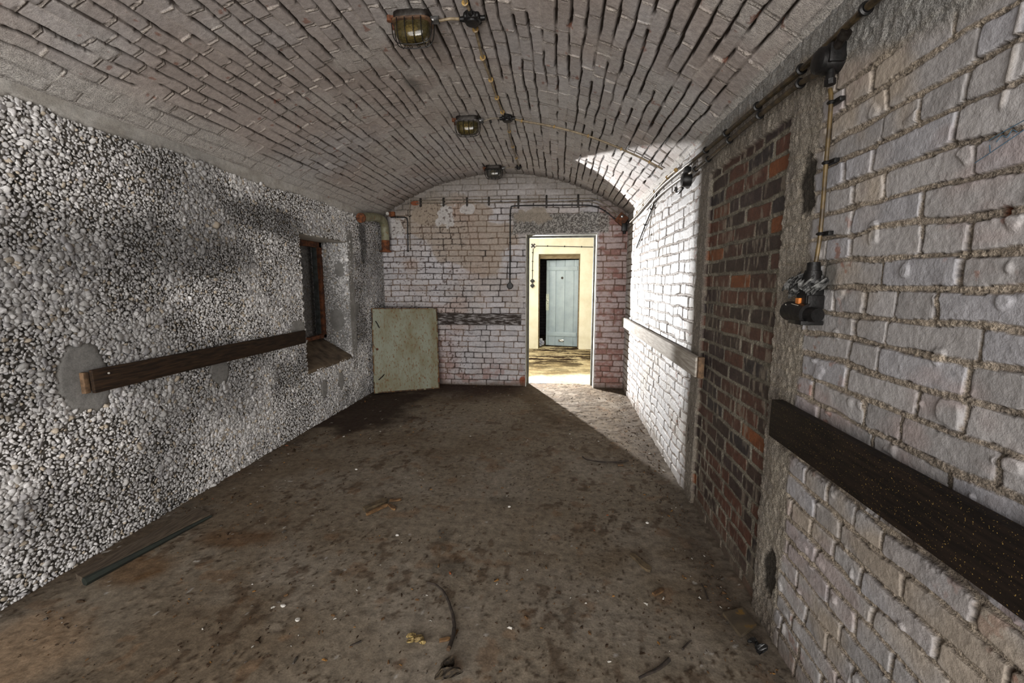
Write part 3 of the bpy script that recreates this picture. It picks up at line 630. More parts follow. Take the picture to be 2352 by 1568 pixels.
# wiring in the next room
t = thing('wall_switch', (-.562, Y2, 1.34), 'black wall switch pair on the cream wall seen through the doorway', 'switch')
for z in (1.445, 1.345):
    b = MB(); b.box((-.562, Y2 - .02, z), (.075, .04, .075), ry=PI / 4, bev=.006); b.lathe([(.018, 0), (.018, .02), (.008, .024)], (-.562, Y2 - .04, z), (0, -1, 0)); b.out('switch_body', M_black, t)
t = thing('junction_box', (-.55, Y2, 2.17), 'round grey junction box high on the cream wall seen through the doorway', 'junction box')
b = MB(); b.lathe([(.05, 0), (.052, .02), (.046, .032), (.02, .036)], (-.55, Y2, 2.17), (0, -1, 0)); b.out('box_body', M_steeld, t)
b = MB(); [b.lathe([(.016, 0), (.016, .04), (.01, .042)], (-.55 + .042 * math.cos(k), Y2, 2.17 + .042 * math.sin(k)), (0, -1, 0), 12) for k in (0, PI / 2, PI, -PI / 2)]; b.out('cable_gland', M_ceramic, t)
t = thing('cable', (0, Y2, 2.15), 'dark cable running level along the top of the cream wall', 'cable')
MB().tube([(-.50, Y2 - .012, 2.165), (-.1, Y2 - .012, 2.155), (.4, Y2 - .012, 2.14), (1.2, Y2 - .012, 2.12)], .007).out('wire', M_steeld, t)
for x in (-.25, .1, .45): MB().box((x, Y2 - .01, 2.155 - x * .03), (.02, .02, .03)).out('clip', M_steeld, t)
t = thing('cable', (-.562, Y2, 1.4), 'dark cable dropping down the cream wall to the black switch pair', 'cable')
MB().tube([(-.552, Y2 - .012, 2.12), (-.560, Y2 - .012, 1.8), (-.562, Y2 - .012, 1.5)], .007).out('wire', M_steeld, t)
for z in (2.03, 1.85, 1.66): MB().box((-.56, Y2 - .01, z), (.03, .02, .02)).out('clip', M_steeld, t)

# ------------------------------------------------------------------ wall rails
def board(c, d, m, name='board', parent=None, bev=.004, amp=.002, seed=0, cuts=0, origin=None, rz=0, **k):
    b = MB(); b.box((0, 0, 0), d, bev=bev)
    if cuts: b.sub(cuts)
    b.rough(amp, 9, seed); bmesh.ops.transform(b.bm, matrix=Matrix.Translation(c) @ Matrix.Rotation(rz, 4, 'Z'), verts=b.bm.verts); return b.out(name, m, parent, origin)
t = thing('wall_rail', (XL, 2.85, .84), 'long dark brown wooden rail on the pebbled left wall', 'rail')
board((XL + .048, 2.822, .911), (.022, 1.855, .120), M_rail, 'board', t, seed=1, cuts=3)
board((XL + .025, 1.880, .908), (.026, .026, .108), M_endgrain, 'end_block', t, seed=2, amp=.001)
board((XL + .022, 2.75, .90), (.028, .06, .10), M_endgrain, 'mounting_block', t, seed=3)
board((XL + .022, 3.68, .90), (.028, .06, .10), M_endgrain, 'mounting_block', t, seed=4)
MB().cyl((XL + .056, 1.97, .94), (XL + .062, 1.97, .94), .005, seg=10).out('nail_head', M_ceramic, t)
t = thing('wall_rail', (-1.2, YD, .85), 'rail with peeling white paint on the end wall beside the rusty sheet', 'rail')
board((-1.20, YD - .03, .918), (1.40, .036, .148), M_peel, 'board', t, seed=5, cuts=3)
t = thing('wall_rail', (XR, 4.3, .82), 'worn wooden rail on the brightly lit far part of the right wall', 'rail')
board((XR - .045, 4.08, .918), (.032, 3.0, .118), M_raillit, 'board', t, seed=6, cuts=3)
board((XR - .032, 2.572, .918), (.034, .03, .125), M_endgrain, 'end_block', t, seed=7)
t = thing('wall_rail', (XR, .8, .80), 'dark gold-flecked wooden rail at the near end of the right wall', 'rail')
board((XR - .040, .36, .905), (.040, 2.62, .142), M_railn, 'board', t, seed=8, cuts=3)

# ------------------------------------------------------------------ rusty sheet leaning in the corner
A = Vector((-2.31, 5.09, .0)); B = Vector((-1.585, 5.53, .0)); Tl = Vector((-2.36, 5.235, 1.085)); Tr = Vector((-1.635, 5.672, 1.085))
sx = (B - A).normalized(); sz = ((Tl + Tr) / 2 - (A + B) / 2).normalized(); sy = sx.cross(sz).normalized() * -1
sx = sz.cross(sy) * (1 if sz.cross(sy).dot(sx) > 0 else -1)
if sy.y < 0: sy = -sy
Wd, Ht = (B - A).length, 1.085
MS = Matrix.Translation((A + B) / 2 + Vector((0, 0, .004))) @ Matrix((sx, sy, sz)).transposed().to_4x4()   # local x width, y back, z up
t = thing('metal_sheet', (A + B) / 2, 'rust-specked grey-green steel sheet leaning in the far left corner', 'metal sheet')
def spart(b, n, m, par=t):
    bmesh.ops.transform(b.bm, matrix=MS, verts=b.bm.verts); return b.out(n, m, par, smooth=False)
pn = spart(MB().box((0, .004, Ht / 2), (Wd - .01, .004, Ht - .01)), 'panel', M_sheet)
b = MB(); b.box((-Wd / 2 + .006, .016, Ht / 2), (.012, .034, Ht), bev=.002); b.box((Wd / 2 - .007, .016, Ht / 2), (.014, .036, Ht), bev=.002); b.box((0, .016, .008), (Wd, .036, .016), bev=.002); b.box((0, .018, Ht - .006), (Wd, .036, .012), bev=.002)
spart(b, 'folded_rim', M_sheet_edge)
b = MB(); b.tube([(-.38, -.006, .92), (-.36, -.012, .88), (-.335, -.006, .83), (-.352, -.008, .86)], .006, 6); spart(b, 'latch', M_steeld)
b = MB(); b.tube([(-.365, -.006, .17), (-.33, -.012, .20), (-.295, -.006, .235), (-.325, -.008, .20)], .006, 6); spart(b, 'latch', M_steeld)
b = MB(); b.cyl((-.37, -.004, .56), (-.37, .004, .56), .016, seg=14); spart(b, 'bolt', M_rust)
b = MB(); b.box((.415, -.002, .12), (.022, .012, .06), bev=.003); spart(b, 'hinge', M_rust)

# ------------------------------------------------------------------ vent pipe
t = thing('vent_pipe', (-2.32, 5.62, 1.80), 'grey-green elbow pipe with rusty lower end high in the far left corner', 'pipe')
px, py = -2.315, 5.625
MB().tube([(px - .012, 4.99, 2.165), (px, 5.20, 2.205), (px + .005, 5.40, 2.225), (px + .01, 5.55, 2.215), (px + .012, 5.615, 2.155), (px + .012, 5.63, 2.06), (px + .012, 5.63, 1.96)], .052, 24, 6).out('elbow', M_pipe, t)
MB().cyl((px + .012, 5.63, 1.965), (px + .010, 5.63, 1.81), .053, seg=28).out('rusty_end', M_rust, t)
MB().cyl((px + .010, 5.63, 1.83), (px + .010, 5.63, 1.812), .074, seg=28).out('flange', M_rustdk, t)
b = MB(); b.lathe([(.050, 0), (.056, 0), (.056, .025), (.050, .025)], (px - .012, 4.975, 2.162), (0, 1, .15)); b.out('rim', M_rust, t)
t = thing('junction_box', (-2.24, YD, 2.29), 'small red-brown junction box on the end wall beside the elbow pipe', 'junction box')
MB().box((-2.235, YD - .025, 2.315), (.075, .045, .065), bev=.006).out('box_body', M_rust, t)
MB().cyl((-2.29, YD - .03, 2.32), (-2.29, YD - .055, 2.32), .022, seg=14).out('knockout', M_ceramic, t)

# ------------------------------------------------------------------ lamps
def lamp(loc, label, gm, rim):
    t = thing('bulkhead_lamp', loc, label, 'lamp', 'caged bulkhead lamps on the vault')
    L = Vector(loc)
    def loft(prof, n=40):
        b = MB(); rings = []
        for a, c, z in prof:
            r = []
            for k in range(n):
                th = 2 * PI * k / n; cs, sn = math.cos(th), math.sin(th); e = .55
                r.append(b.bm.verts.new(L + Vector((a * math.copysign(abs(cs) ** e, cs), c * math.copysign(abs(sn) ** e, sn), z))))
            rings.append(r)
        for p, q in zip(rings, rings[1:]):
            for k in range(n): b.bm.faces.new((p[k], p[(k + 1) % n], q[(k + 1) % n], q[k]))
        b.bm.faces.new(rings[0][::-1]); b.bm.faces.new(rings[-1]); return b
    loft([(.098, .058, .012), (.100, .060, -.012), (.094, .054, -.024)]).out('housing', M_steeld, t)
    loft([(.100, .060, -.022), (.106, .066, -.024), (.106, .066, -.034), (.098, .058, -.037)]).out('rim', rim, t)
    loft([(.092, .052, -.030), (.093, .053, -.06), (.090, .051, -.085), (.080, .044, -.108), (.062, .034, -.122), (.035, .02, -.128)]).out('glass_cover', gm, t)
    bh = MB().cyl(L + Vector((.035, 0, -.064)), L + Vector((.078, 0, -.060)), .021).out('bulb_holder', M_black, t)
    MB().ball(L + Vector((-.005, 0, -.066)), .026, 3, (1.45, 1, 1)).out('bulb', M_bulb, bh)
    g = MB()
    for x in (-.066, -.024, .020, .062):
        g.tube([L + Vector((x, y, z)) for y, z in ((-.066, -.030), (-.064, -.07), (-.056, -.105), (-.034, -.130), (0, -.136), (.034, -.130), (.056, -.105), (.064, -.07), (.066, -.030))], .0024, 6, 3)
    for y in (-.022, .022):
        g.tube([L + Vector((x, y, z)) for x, z in ((-.108, -.030), (-.106, -.07), (-.098, -.105), (-.074, -.130), (0, -.138), (.074, -.130), (.098, -.105), (.106, -.07), (.108, -.030))], .0026, 6, 3)
    g.out('wire_guard', M_black, t)
    g = MB(); g.cyl(L + Vector((.095, 0, -.018)), L + Vector((.118, 0, -.018)), .019, .017); g.cyl(L + Vector((.116, 0, -.018)), L + Vector((.140, 0, -.018)), .021, seg=6); g.out('cable_gland', mat('dull_zinc', (.20, .20, .20), (.06, .055, .05), rough=.35, metal=.7, sc=40), t)
    for y in (-.035, .035):
        MB().cyl(L + Vector((-.115, y, -.004)), L + Vector((-.115, y, -.03)), .013, seg=12).box(L + Vector((-.102, y, -.012)), (.03, .016, .012)).out('lug', M_rustdk, t)
    return t
lamp((-.785, 2.40, ZS + RISE - .012), 'nearest caged bulkhead lamp with big amber glass and rusty rim', M_glass, mat('rusty_brown_rim', (.13, .07, .035), (.05, .028, .018), rough=.6, sc=30, metal=.2))
lamp((-.795, 3.82, ZS + RISE - .012), 'middle caged bulkhead lamp with amber glass and bright chipped rim', M_glass, mat('chipped_rim', (.10, .09, .085), (.02, .018, .016), rough=.4, sc=30))
lamp((-.805, 5.37, ZS + RISE - .012), 'farthest bulkhead lamp with dark sooty glass above the end wall', M_glass2, M_steeld)

def vz(x, off=0.): return ZC + math.sqrt((RV - off) ** 2 - (x - XC) ** 2)
def rosette(x, y, label, s=1.0):
    z = vz(x); t = thing('junction_box', (x, y, z), label, 'junction box', 'black junction boxes on the vault')
    MB().lathe([(.044 * s, .004), (.046 * s, -.026), (.041 * s, -.034), (.036 * s, -.036), (.034 * s, -.044), (.010, -.046)], (x, y, z), (0, 0, 1)).out('box_body', M_black, t)
    for k in range(4):
        a = PI / 4 * 0 + k * PI / 2; c, s_ = math.cos(a), math.sin(a)
        MB().cyl((x + c * .036 * s, y + s_ * .036 * s, z - .018), (x + c * .066 * s, y + s_ * .066 * s, z - .018), .015 * s, .012 * s, 12).out('cable_entry', M_black, t)
    for k in range(4):
        a = PI / 4 + k * PI / 2
        MB().ball((x + .043 * math.cos(a) * s, y + .043 * math.sin(a) * s, z - .018), .013 * s, 2, (1, 1, 1.4)).out('screw_boss', M_black, t)
rosette(-.467, 2.40, 'black rosette junction box on the vault beside the nearest lamp')
rosette(-.450, 3.775, 'black rosette junction box on the vault beside the middle lamp')
rosette(-.500, 5.33, 'small dark junction box on the vault beside the farthest lamp', .6)

def run(name, pts, r, m, label, clips=(), cm=None, cr=None, cat='cable', group=None, clipdir='c', sm=4, seg=8, cdim=None):
    """a cable with its clips as parts"""
    mid = Vector(pts[len(pts) // 2]); t = thing(name, mid, label, cat, group)
    MB().tube(pts, r, seg, sm).out('cable_run' if cat == 'cable' else 'tube', m, t)
    for c, dr_ in clips:
        c = Vector(c); dr_ = Vector(dr_).normalized(); cr_ = cr or r * 2
        b = MB(); b.tube([c + (dr_.orthogonal().normalized() * math.cos(a) + dr_.cross(dr_.orthogonal().normalized()) * math.sin(a)) * cr_ * .8 for a in [k * PI / 5 for k in range(10)]], cr_ * .35, 6, 2, closed=True)
        b.cyl(c - dr_ * cr_ * .5, c + dr_ * cr_ * .5, cr_ * .7, seg=10)
        if cdim: b.box(c + Vector(cdim[1]), cdim[0], bev=.002)
        b.out('clip', cm, t)
    return t
Z0 = .016
def vp(x, y, off=Z0): return (x, y, vz(x) - off)
run('cable', [vp(-.488, YB), vp(-.482, .5), vp(-.478, 2.0), vp(-.470, 2.33)], .008, M_cable, 'dirty ivory cable along the vault crown in front of the nearest junction box', [(vp(-.479, 2.275), (0, 1, 0))], M_clip, .015)
run('cable', [vp(-.470, 2.47), vp(-.476, 2.60), vp(-.484, 2.80), vp(-.480, 3.09), vp(-.480, 3.38), vp(-.472, 3.70)], .008, M_cable, 'ivory cable along the vault between the nearest and middle junction boxes',
    [(vp(-.471, 2.50), (0, 1, 0)), (vp(-.484, 2.80), (0, 1, 0)), (vp(-.480, 3.09), (0, 1, 0)), (vp(-.480, 3.38), (0, 1, 0)), (vp(-.474, 3.65), (0, 1, 0))], M_clip, .016)
run('cable', [vp(-.452, 3.85), vp(-.478, 4.21), vp(-.487, 4.65), vp(-.493, 5.28)], .008, M_greycable, 'grimy cable along the vault from the middle to the farthest junction box',
    [(vp(-.470, 4.10), (0, 1, 0)), (vp(-.485, 4.55), (0, 1, 0)), (vp(-.49, 4.95), (0, 1, 0))], M_clip, .014)
run('cable', [(-.645, 2.40, vz(-.6) - .03), (-.59, 2.41, vz(-.6) - .018), (-.535, 2.40, vz(-.5) - .02)], .007, M_cable, 'short ivory cable joining the nearest lamp to its junction box')
run('cable', [(-.655, 3.82, vz(-.6) - .03), (-.59, 3.80, vz(-.6) - .018), (-.515, 3.775, vz(-.5) - .02)], .007, M_greycable, 'short ivory cable joining the middle lamp to its junction box', [(( -.60, 3.86, vz(-.6) - .02), (1, 0, 0))], M_black, .012)
run('cable', [(-.665, 5.37, vz(-.6) - .03), (-.6, 5.35, vz(-.6) - .018), (-.54, 5.335, vz(-.5) - .02)], .007, M_greycable, 'short dark cable joining the farthest lamp to its junction box')
run('cable', [vp(-.385, 3.78), vp(-.33, 3.80), vp(-.06, 3.80), vp(.219, 3.775), vp(.485, 3.745), vp(.70, 3.69), vp(.80, 3.66)], .008, M_cable, 'ivory cable crossing the vault from the middle junction box to the right wall',
    [(vp(x, y), (1, 0, -.3)) for x, y in ((-.33, 3.80), (-.06, 3.80), (.219, 3.775), (.485, 3.745), (.70, 3.69))], M_clip, .014)

# ------------------------------------------------------------------ cables high on the right wall
X1 = XR - .028
up = [(X1, 1.0, 2.150), (X1, 1.40, 2.160), (X1, 1.70, 2.148), (X1, 2.06, 2.156), (X1, 2.41, 2.161), (X1, 2.72, 2.168), (X1, 3.05, 2.178), (X1, 3.40, 2.189), (X1, 3.88, 2.194), (X1, 4.47, 2.164), (X1, 4.94, 2.135), (X1, 5.45, 2.120)]
run('cable', up, .011, M_conduit, 'upper dark tarnished conduit running the length of the right wall under the vault',
    [((X1, y, z), (0, 1, 0)) for y, z in ((1.40, 2.160), (1.72, 2.149), (2.06, 2.156), (2.41, 2.161), (2.72, 2.168))], M_black, .017)
lo_ = [(X1, 1.60, 2.085), (X1, 1.72, 2.103), (X1, 2.03, 2.110), (X1, 2.36, 2.111), (X1, 2.67, 2.105), (X1, 2.96, 2.108), (X1, 3.3, 2.13), (X1, 3.9, 2.14), (X1, 4.4, 2.11)]
run('cable', lo_, .010, M_conduit, 'lower dark conduit running on the right wall just below the upper one',
    [((X1, y, z), (0, 1, 0)) for y, z in ((1.72, 2.103), (2.03, 2.110), (2.36, 2.111), (2.67, 2.105), (2.90, 2.107))], M_black, .016)
run('cable', [(X1 + .005, 3.40, 2.225), (X1 + .005, 3.65, 2.232), (X1 + .005, 4.1, 2.215), (X1 + .005, 4.6, 2.185), (X1 + .005, 5.1, 2.16)], .008, M_cable, 'pale cable beside the black socket at the top of the lit right wall',
    [((X1 + .005, y, z), (0, 1, 0)) for y, z in ((3.40, 2.225), (3.65, 2.232), (4.1, 2.215), (4.6, 2.185), (4.95, 2.17))], M_clip, .014)
t = thing('junction_box', (XR - .05, 1.56, 2.03), 'big black cast junction box on the right wall at the vault edge', 'junction box')
c = Vector((XR, 1.555, 2.10))
MB().lathe([(.040, 0), (.042, .040), (.036, .050)], c, (-1, 0, 0)).box(c + Vector((-.026, -.020, .008)), (.048, .045, .058), bev=.008).out('box_body', M_black, t)
MB().lathe([(.034, .047), (.038, .050), (.037, .062), (.028, .069), (.010, .071)], c, (-1, 0, 0)).out('round_cover', M_black, t)
MB().cyl(c + Vector((-.030, -.034, .020)), c + Vector((-.030, -.066, .036)), .014, .012, 14).cyl(c + Vector((-.030, -.062, .034)), c + Vector((-.030, -.078, .042)), .017, seg=8).out('blanking_plug', M_steeld, t)
MB().cyl(c + Vector((-.028, -.012, -.034)), c + Vector((-.028, -.014, -.066)), .012, .013, 14).cyl(c + Vector((-.028, -.014, -.062)), c + Vector((-.027, -.014, -.078)), .016, seg=8).out('cable_gland', M_black, t)
for z_ in (.012, .046):
    MB().cyl(c + Vector((-.026, .032, z_ - .005)), c + Vector((-.026, .085, z_ - .005)), .013, .012, 12).out('cable_gland', M_black, t)
XD = XR - .026
run('conduit', [(XD, 1.541, 2.01), (XD, 1.528, 1.96), (XD, 1.524, 1.78), (XD, 1.519, 1.57), (XD, 1.53, 1.47)], .0064, M_brass, 'brass-coloured conduit dropping from the big black junction box to the burnt switch',
    [((XD, y, z), (0, 0, 1)) for y, z in ((1.527, 1.965), (1.524, 1.785), (1.519, 1.565))], M_black, .011, cat='conduit', cdim=((.016, .055, .013), (.012, -.008, 0)))
# burnt switch
t = thing('light_switch', (XR - .05, 1.60, 1.27), 'half-melted black wall switch under the brass conduit on the right wall', 'switch')
def B(y, z, x=.03): return Vector((XR - x, y - .30 * (1.475 - z), 1.475 + (z - 1.475) * .92))
MB().cyl(B(1.533, 1.475), B(1.540, 1.445), .019, .021, 14).cyl(B(1.540, 1.447), B(1.555, 1.405), .024, .030, 14).out('cable_gland', M_black, t)
b = MB(); b.ball(B(1.585, 1.395, .045), .034, 4, (1, 1.25, .9)); b.ball(B(1.555, 1.385, .035), .032, 4, (1, 1, .8)); b.ball(B(1.61, 1.40, .06), .022, 3); b.rough(.018, 55, 6); b.out('melted_housing', M_charred, t)
MB().box(B(1.575, 1.35, .03), (.055, .065, .06), bev=.008).box(B(1.55, 1.335, .03), (.05, .02, .045), bev=.003).out('neck', M_black, t)
MB().box(B(1.585, 1.338, .06), (.012, .022, .020), bev=.002).out('orange_insert', M_amber, t)
MB().cyl(B(1.555, 1.292, .045), B(1.655, 1.298, .055), .036, .034, 24).ball(B(1.655, 1.298, .055), .034, 3, (1, .6, 1)).cyl(B(1.56, 1.292, .045), B(1.52, 1.292, .04), .026, .022, 16).box(B(1.595, 1.262, .04), (.07, .08, .014), bev=.003).out('rotary_body', M_black, t)
MB().box(B(1.592, 1.318, .070), (.004, .042, .014), rx=.1).box(B(1.63, 1.315, .078), (.004, .018, .010), rx=.5).out('torn_label', M_paper, t)
# socket on the lit wall
t = thing('wall_socket', (XR - .04, 3.14, 2.03), 'black wall socket hanging at the top corner of the lit wall', 'socket')
MB().lathe([(.046, 0), (.048, .04), (.040, .055), (.015, .06)], (XR, 3.10, 2.09), (-1, 0, 0)).box((XR - .025, 3.10, 2.14), (.04, .05, .06), bev=.006).out('socket_body', M_black, t)
MB().tube([(XR - .03, 3.16, 2.05), (XR - .04, 3.22, 2.03), (XR - .04, 3.28, 2.045), (XR - .035, 3.33, 2.085), (XR - .03, 3.38, 2.08)], .009, 8).out('cable_tail', M_wire, t)
run('cable', [(XR - .02, 4.03, 2.185), (XR - .02, 4.22, 2.085), (XR - .02, 4.54, 1.966), (XR - .02, 4.95, 1.793)], .010, M_wire, 'black cable slanting down the top of the lit right wall', [((XR - .02, 4.22, 2.085), (0, .3, -.2)), ((XR - .02, 4.50, 1.98), (0, .3, -.2))], M_black, .014)
run('cable', [(XR - .012, 4.09, 2.174), (XR - .012, 4.26, 2.013), (XR - .012, 4.337, 1.81)], .004, M_greycable, 'thin pale wire hanging down the lit right wall beside the black cable')

# ------------------------------------------------------------------ cables on the end wall
YE = YD - .02
run('cable', [(-2.004, YE, 1.838), (-2.000, YE, 2.2), (-1.988, YE, 2.44), (-1.95, YE, 2.485), (-1.88, YE, 2.488), (-.827, YE, 2.478), (.225, YE, 2.468), (.416, YE, 2.460), (.559, YE, 2.397), (.803, YE, 2.206)], .008, M_greycable, 'upper painted cable running along the end wall under the vault', [((-1.998, YE, z), (0, 0, 1)) for z in (1.86, 2.06, 2.28)], M_steeld, .012)
run('cable', [(-1.90, YE, 2.452), (-.827, YE, 2.438), (.226, YE, 2.430), (.39, YE, 2.422), (.539, YE, 2.362), (.78, YE, 2.18)], .007, M_greycable, 'lower painted cable running along the end wall beneath its twin')
t = run('cable', [(-.651, YE, 1.40), (-.647, YE, 1.9), (-.645, YE, 2.29), (-.635, YE, 2.36), (-.588, YE, 2.393), (-.178, YE, 2.392), (.226, YE, 2.387), (.40, YE, 2.375), (.561, YE, 2.311), (.773, YE, 2.136)], .0085, M_wire, 'black cable along the end wall above the doorway, dropping to the small black socket', [((-.646, YE, z), (0, 0, 1)) for z in (2.27, 1.93, 1.52)] + [((.561, YE, 2.311), (1, 0, -1))], M_steeld, .014)
for x, wh_ in ((-1.84, 'leftmost of the four short cleats'), (-1.53, 'second from the left of the four short cleats'), (-1.215, 'third from the left of the four short cleats'), (-.925, 'rightmost of the four short cleats')):
    tag(MB().box((x, YD - .018, 2.463), (.022, .034, .10), bev=.004).cyl((x, YD - .02, 2.41), (x, YD - .05, 2.41), .010, seg=10).out('cable_cleat', M_steeld), 'dark cable cleat on the end wall, ' + wh_, 'cleat', 'cable cleats left of the socket drop')
for x, wh_ in ((-.54, 'where the black cable turns down'), (-.178, 'over the left half of the doorway'), (.226, 'over the right half of the doorway')):
    tag(MB().box((x, YD - .018, 2.44), (.022, .034, .16), bev=.004).cyl((x, YD - .02, 2.365), (x, YD - .05, 2.365), .010, seg=10).out('cable_cleat', M_steeld), 'long dark cleat with three cables, ' + wh_, 'cleat', 'cable cleats above the doorway')
t = thing('wall_socket', (-.65, YD, 1.33), 'small black socket at the end of the cable left of the doorway', 'socket')
MB().lathe([(.040, 0), (.042, .025), (.034, .036), (.010, .038)], (-.65, YD, 1.365), (0, -1, 0)).box((-.65, YD - .02, 1.40), (.03, .03, .04), bev=.004).out('socket_body', M_black, t)
run('cable', [(-2.26, YE, 2.276), (-2.12, YE, 2.276), (-2.05, YE, 2.268), (-2.030, YE, 2.235), (-2.032, YE, 2.1), (-2.035, YE, 1.82)], .008, M_wire, 'short black cable bending down beside the elbow pipe', [((-2.16, YE, 2.276), (1, 0, 0)), ((-2.035, YE, 1.83), (0, 0, 1))], M_steeld, .012)
t = thing('junction_box', (.80, YD - .02, 2.1), 'rusty junction box with bright lid in the upper right corner', 'junction box')
MB().box((.775, YD - .03, 2.20), (.13, .06, .13), ry=.7, bev=.01).out('box_body', M_rustdk, t)
MB().ball((.775, YD - .06, 2.235), .022, 2, (1, .5, 1)).out('lid', M_chrome, t)
MB().box((.81, YD - .045, 2.10), (.07, .07, .10), bev=.015).cyl((.81, YD - .045, 2.05), (.81, YD - .045, 2.02), .018).out('black_coupler', M_black, t)
MB().tube([(.82, YD - .05, 2.14), (.835, YD - .12, 2.17), (.835, YD - .20, 2.13), (.838, YD - .28, 2.125)], .009).out('cable_tail', M_wire, t)

# ------------------------------------------------------------------ things on the floor
def flat(name, quad, h, m, label, cat, group=None, z=.0, bev=.002, amp=.002, seed=0):
    b = MB(); lo = [b.bm.verts.new((x, y, z)) for x, y in quad]; hi = [b.bm.verts.new((x, y, z + h)) for x, y in quad]; n = len(quad)
    b.bm.faces.new(lo[::-1]); b.bm.faces.new(hi)
    for k in range(n): b.bm.faces.new((lo[k], lo[(k + 1) % n], hi[(k + 1) % n], hi[k]))
    b.sub(2); b.rough(amp, 30, seed); o = b.out(name, m); return tag(o, label, cat, group)
t = thing('floor_plank', (-2.2, 1.93, 0), 'dusty plank with a dark green edge lying along the foot of the left wall', 'plank')
q = [(-2.285, 1.655), (-2.205, 1.625), (-2.075, 2.222), (-2.20, 2.262)]
b = MB(); lo = [b.bm.verts.new((x, y, -.002)) for x, y in q]; hi = [b.bm.verts.new((x, y, .032)) for x, y in q]; b.bm.faces.new(lo[::-1]); b.bm.faces.new(hi)
for k in range(4): b.bm.faces.new((lo[k], lo[(k + 1) % 4], hi[(k + 1) % 4], hi[k]))
b.sub(3); b.rough(.002, 12, 3); b.out('board', M_plank, t)
MB().tube([(-2.199, 1.622, .016), (-2.14, 1.89, .016), (-2.072, 2.222, .012)], .018, 6, 2, rad=lambda t: 1.15 - .7 * t).out('green_edge', M_green, t)
def stick(pts, r, label, seed=0, m=M_stick, name='stick', tip=True, group=None):
    rg = random.Random(seed); pts = [(x + rg.uniform(-.003, .003), y + rg.uniform(-.003, .003), r + .003) for x, y in pts]
    b = MB(); b.tube(pts, r, 8, 4, rad=lambda t: .55 + .6 * t); b.rough(r * .25, 120, seed)
    return tag(b.out(name, m), label, 'stick', group)
t = thing('stick', (-.48, 1.62, 0), 'long curved dark stick lying in the middle of the floor', 'stick')
b = MB(); b.tube([(-.597, 1.804, .009), (-.537, 1.778, .011), (-.481, 1.714, .011), (-.436, 1.631, .011), (-.412, 1.57, .012), (-.400, 1.502, .013), (-.402, 1.450, .014)], .0066, 8, 5, rad=lambda t: .6 + .75 * t); b.rough(.002, 60, 2); b.out('stem', M_stick, t)
MB().cyl((-.402, 1.452, .014), (-.403, 1.441, .014), .008, seg=10).out('cut_end', M_endgrain, t)
stick([(.305, 1.401), (.345, 1.425), (.386, 1.454), (.435, 1.491)], .007, 'straight dark stick at the lower edge of the floor on the right', 3)
stick([(.21, 3.379), (.247, 3.314), (.33, 3.29), (.414, 3.281), (.49, 3.30), (.565, 3.331)], .008, 'thin bent stick lying near the lit strip of floor', 4)
stick([(.54, 1.592), (.52, 1.575), (.493, 1.545)], .004, 'tiny dark twig just beyond the straight dark stick', 5, name='twig')
stick([(.685, 1.935), (.686, 1.88), (.684, 1.827)], .004, 'tiny dark twig lying straight by the foot of the brick infill', 6, name='twig')
stick([(-.789, 1.426), (-.757, 1.453)], .004, 'tiny dark twig on the floor left of the curved stick', 7, name='twig')
def chip(p, q, wd, h, m, label, seed, name='wood_chip', group=None):
    a = Vector((*p, 0)); b_ = Vector((*q, 0)); d = (b_ - a).normalized(); n = Vector((-d.y, d.x, 0)) * wd / 2
    return flat(name, [(a + n * .6).xy[:], (a - n).xy[:], (b_ - n * .8).xy[:], (b_ + d * wd * .4).xy[:], (b_ + n).xy[:]], h, m, label, 'wood chip', group, amp=.003, seed=seed)
chip((-1.192, 2.400), (-1.100, 2.510), .050, .022, M_chipd, 'dark split piece of wood, largest of the scraps left of centre', 1)
chip((-1.150, 2.352), (-1.068, 2.470), .018, .016, M_chip, 'pale narrow splinter along the near side of the dark split wood', 2)
chip((-1.075, 2.529), (-1.014, 2.550), .024, .010, M_chip, 'orange wood chip just behind the dark split wood', 3)
chip((-1.064, 2.485), (-1.005, 2.433), .022, .012, M_chip, 'small brown chip to the right of the dark split wood', 4)
chip((.400, 2.125), (.460, 2.012), .034, .014, M_chipd, 'grey-brown splinter lying alone on the right of the floor', 5)
chip((.445, 1.842), (.495, 1.873), .020, .010, M_chip, 'orange-brown wood flake near the lower right of the floor', 6)
chip((-.452, 1.490), (-.415, 1.503), .016, .008, M_chip, 'pale wood flake touching the thick end of the curved stick', 7)
chip((.474, 3.258), (.505, 3.256), .030, .010, M_chip, 'tan wood flake on the near side of the thin bent stick', 8)
b = MB(); [b.ball((-.542 + dx, 1.482 + dy, .009), .012, 2, (1.2, .8, .5)) for dx, dy in ((-.03, .01), (-.015, .015), (0, .0), (.02, .005), (.03, -.012), (-.02, -.01), (.012, .016))]; b.rough(.008, 60, 4)
tag(b.out('dry_leaf', M_leaf), 'curled yellow-brown dry leaf left of the curved stick', 'leaf')
b = MB(); b.ball((-.395, 1.370, .008), .030, 3, (.8, 1.2, .45)); b.ball((-.375, 1.345, .008), .026, 3, (1.2, .8, .4)); b.rough(.024, 48, 8)
tag(b.out('bark_piece', M_bark), 'crumbling dark bark piece at the lower edge of the floor', 'bark')
flat('board_scrap', [(.717, 1.754), (.812, 1.793), (.830, 1.70), (.744, 1.635)], .014, M_plate, 'flat brown board scrap against the foot of the right wall', 'board', amp=.001, seed=9)
b = MB(); b.ball((.788, 1.580, .014), .024, 3, (1.1, .8, .7)); b.ball((.770, 1.605, .010), .016, 3, (1, 1, .6)); b.rough(.014, 45, 3)
tag(b.out('plastic_scrap', M_tar), 'crumpled black plastic scrap beside the brown board scrap', 'scrap')
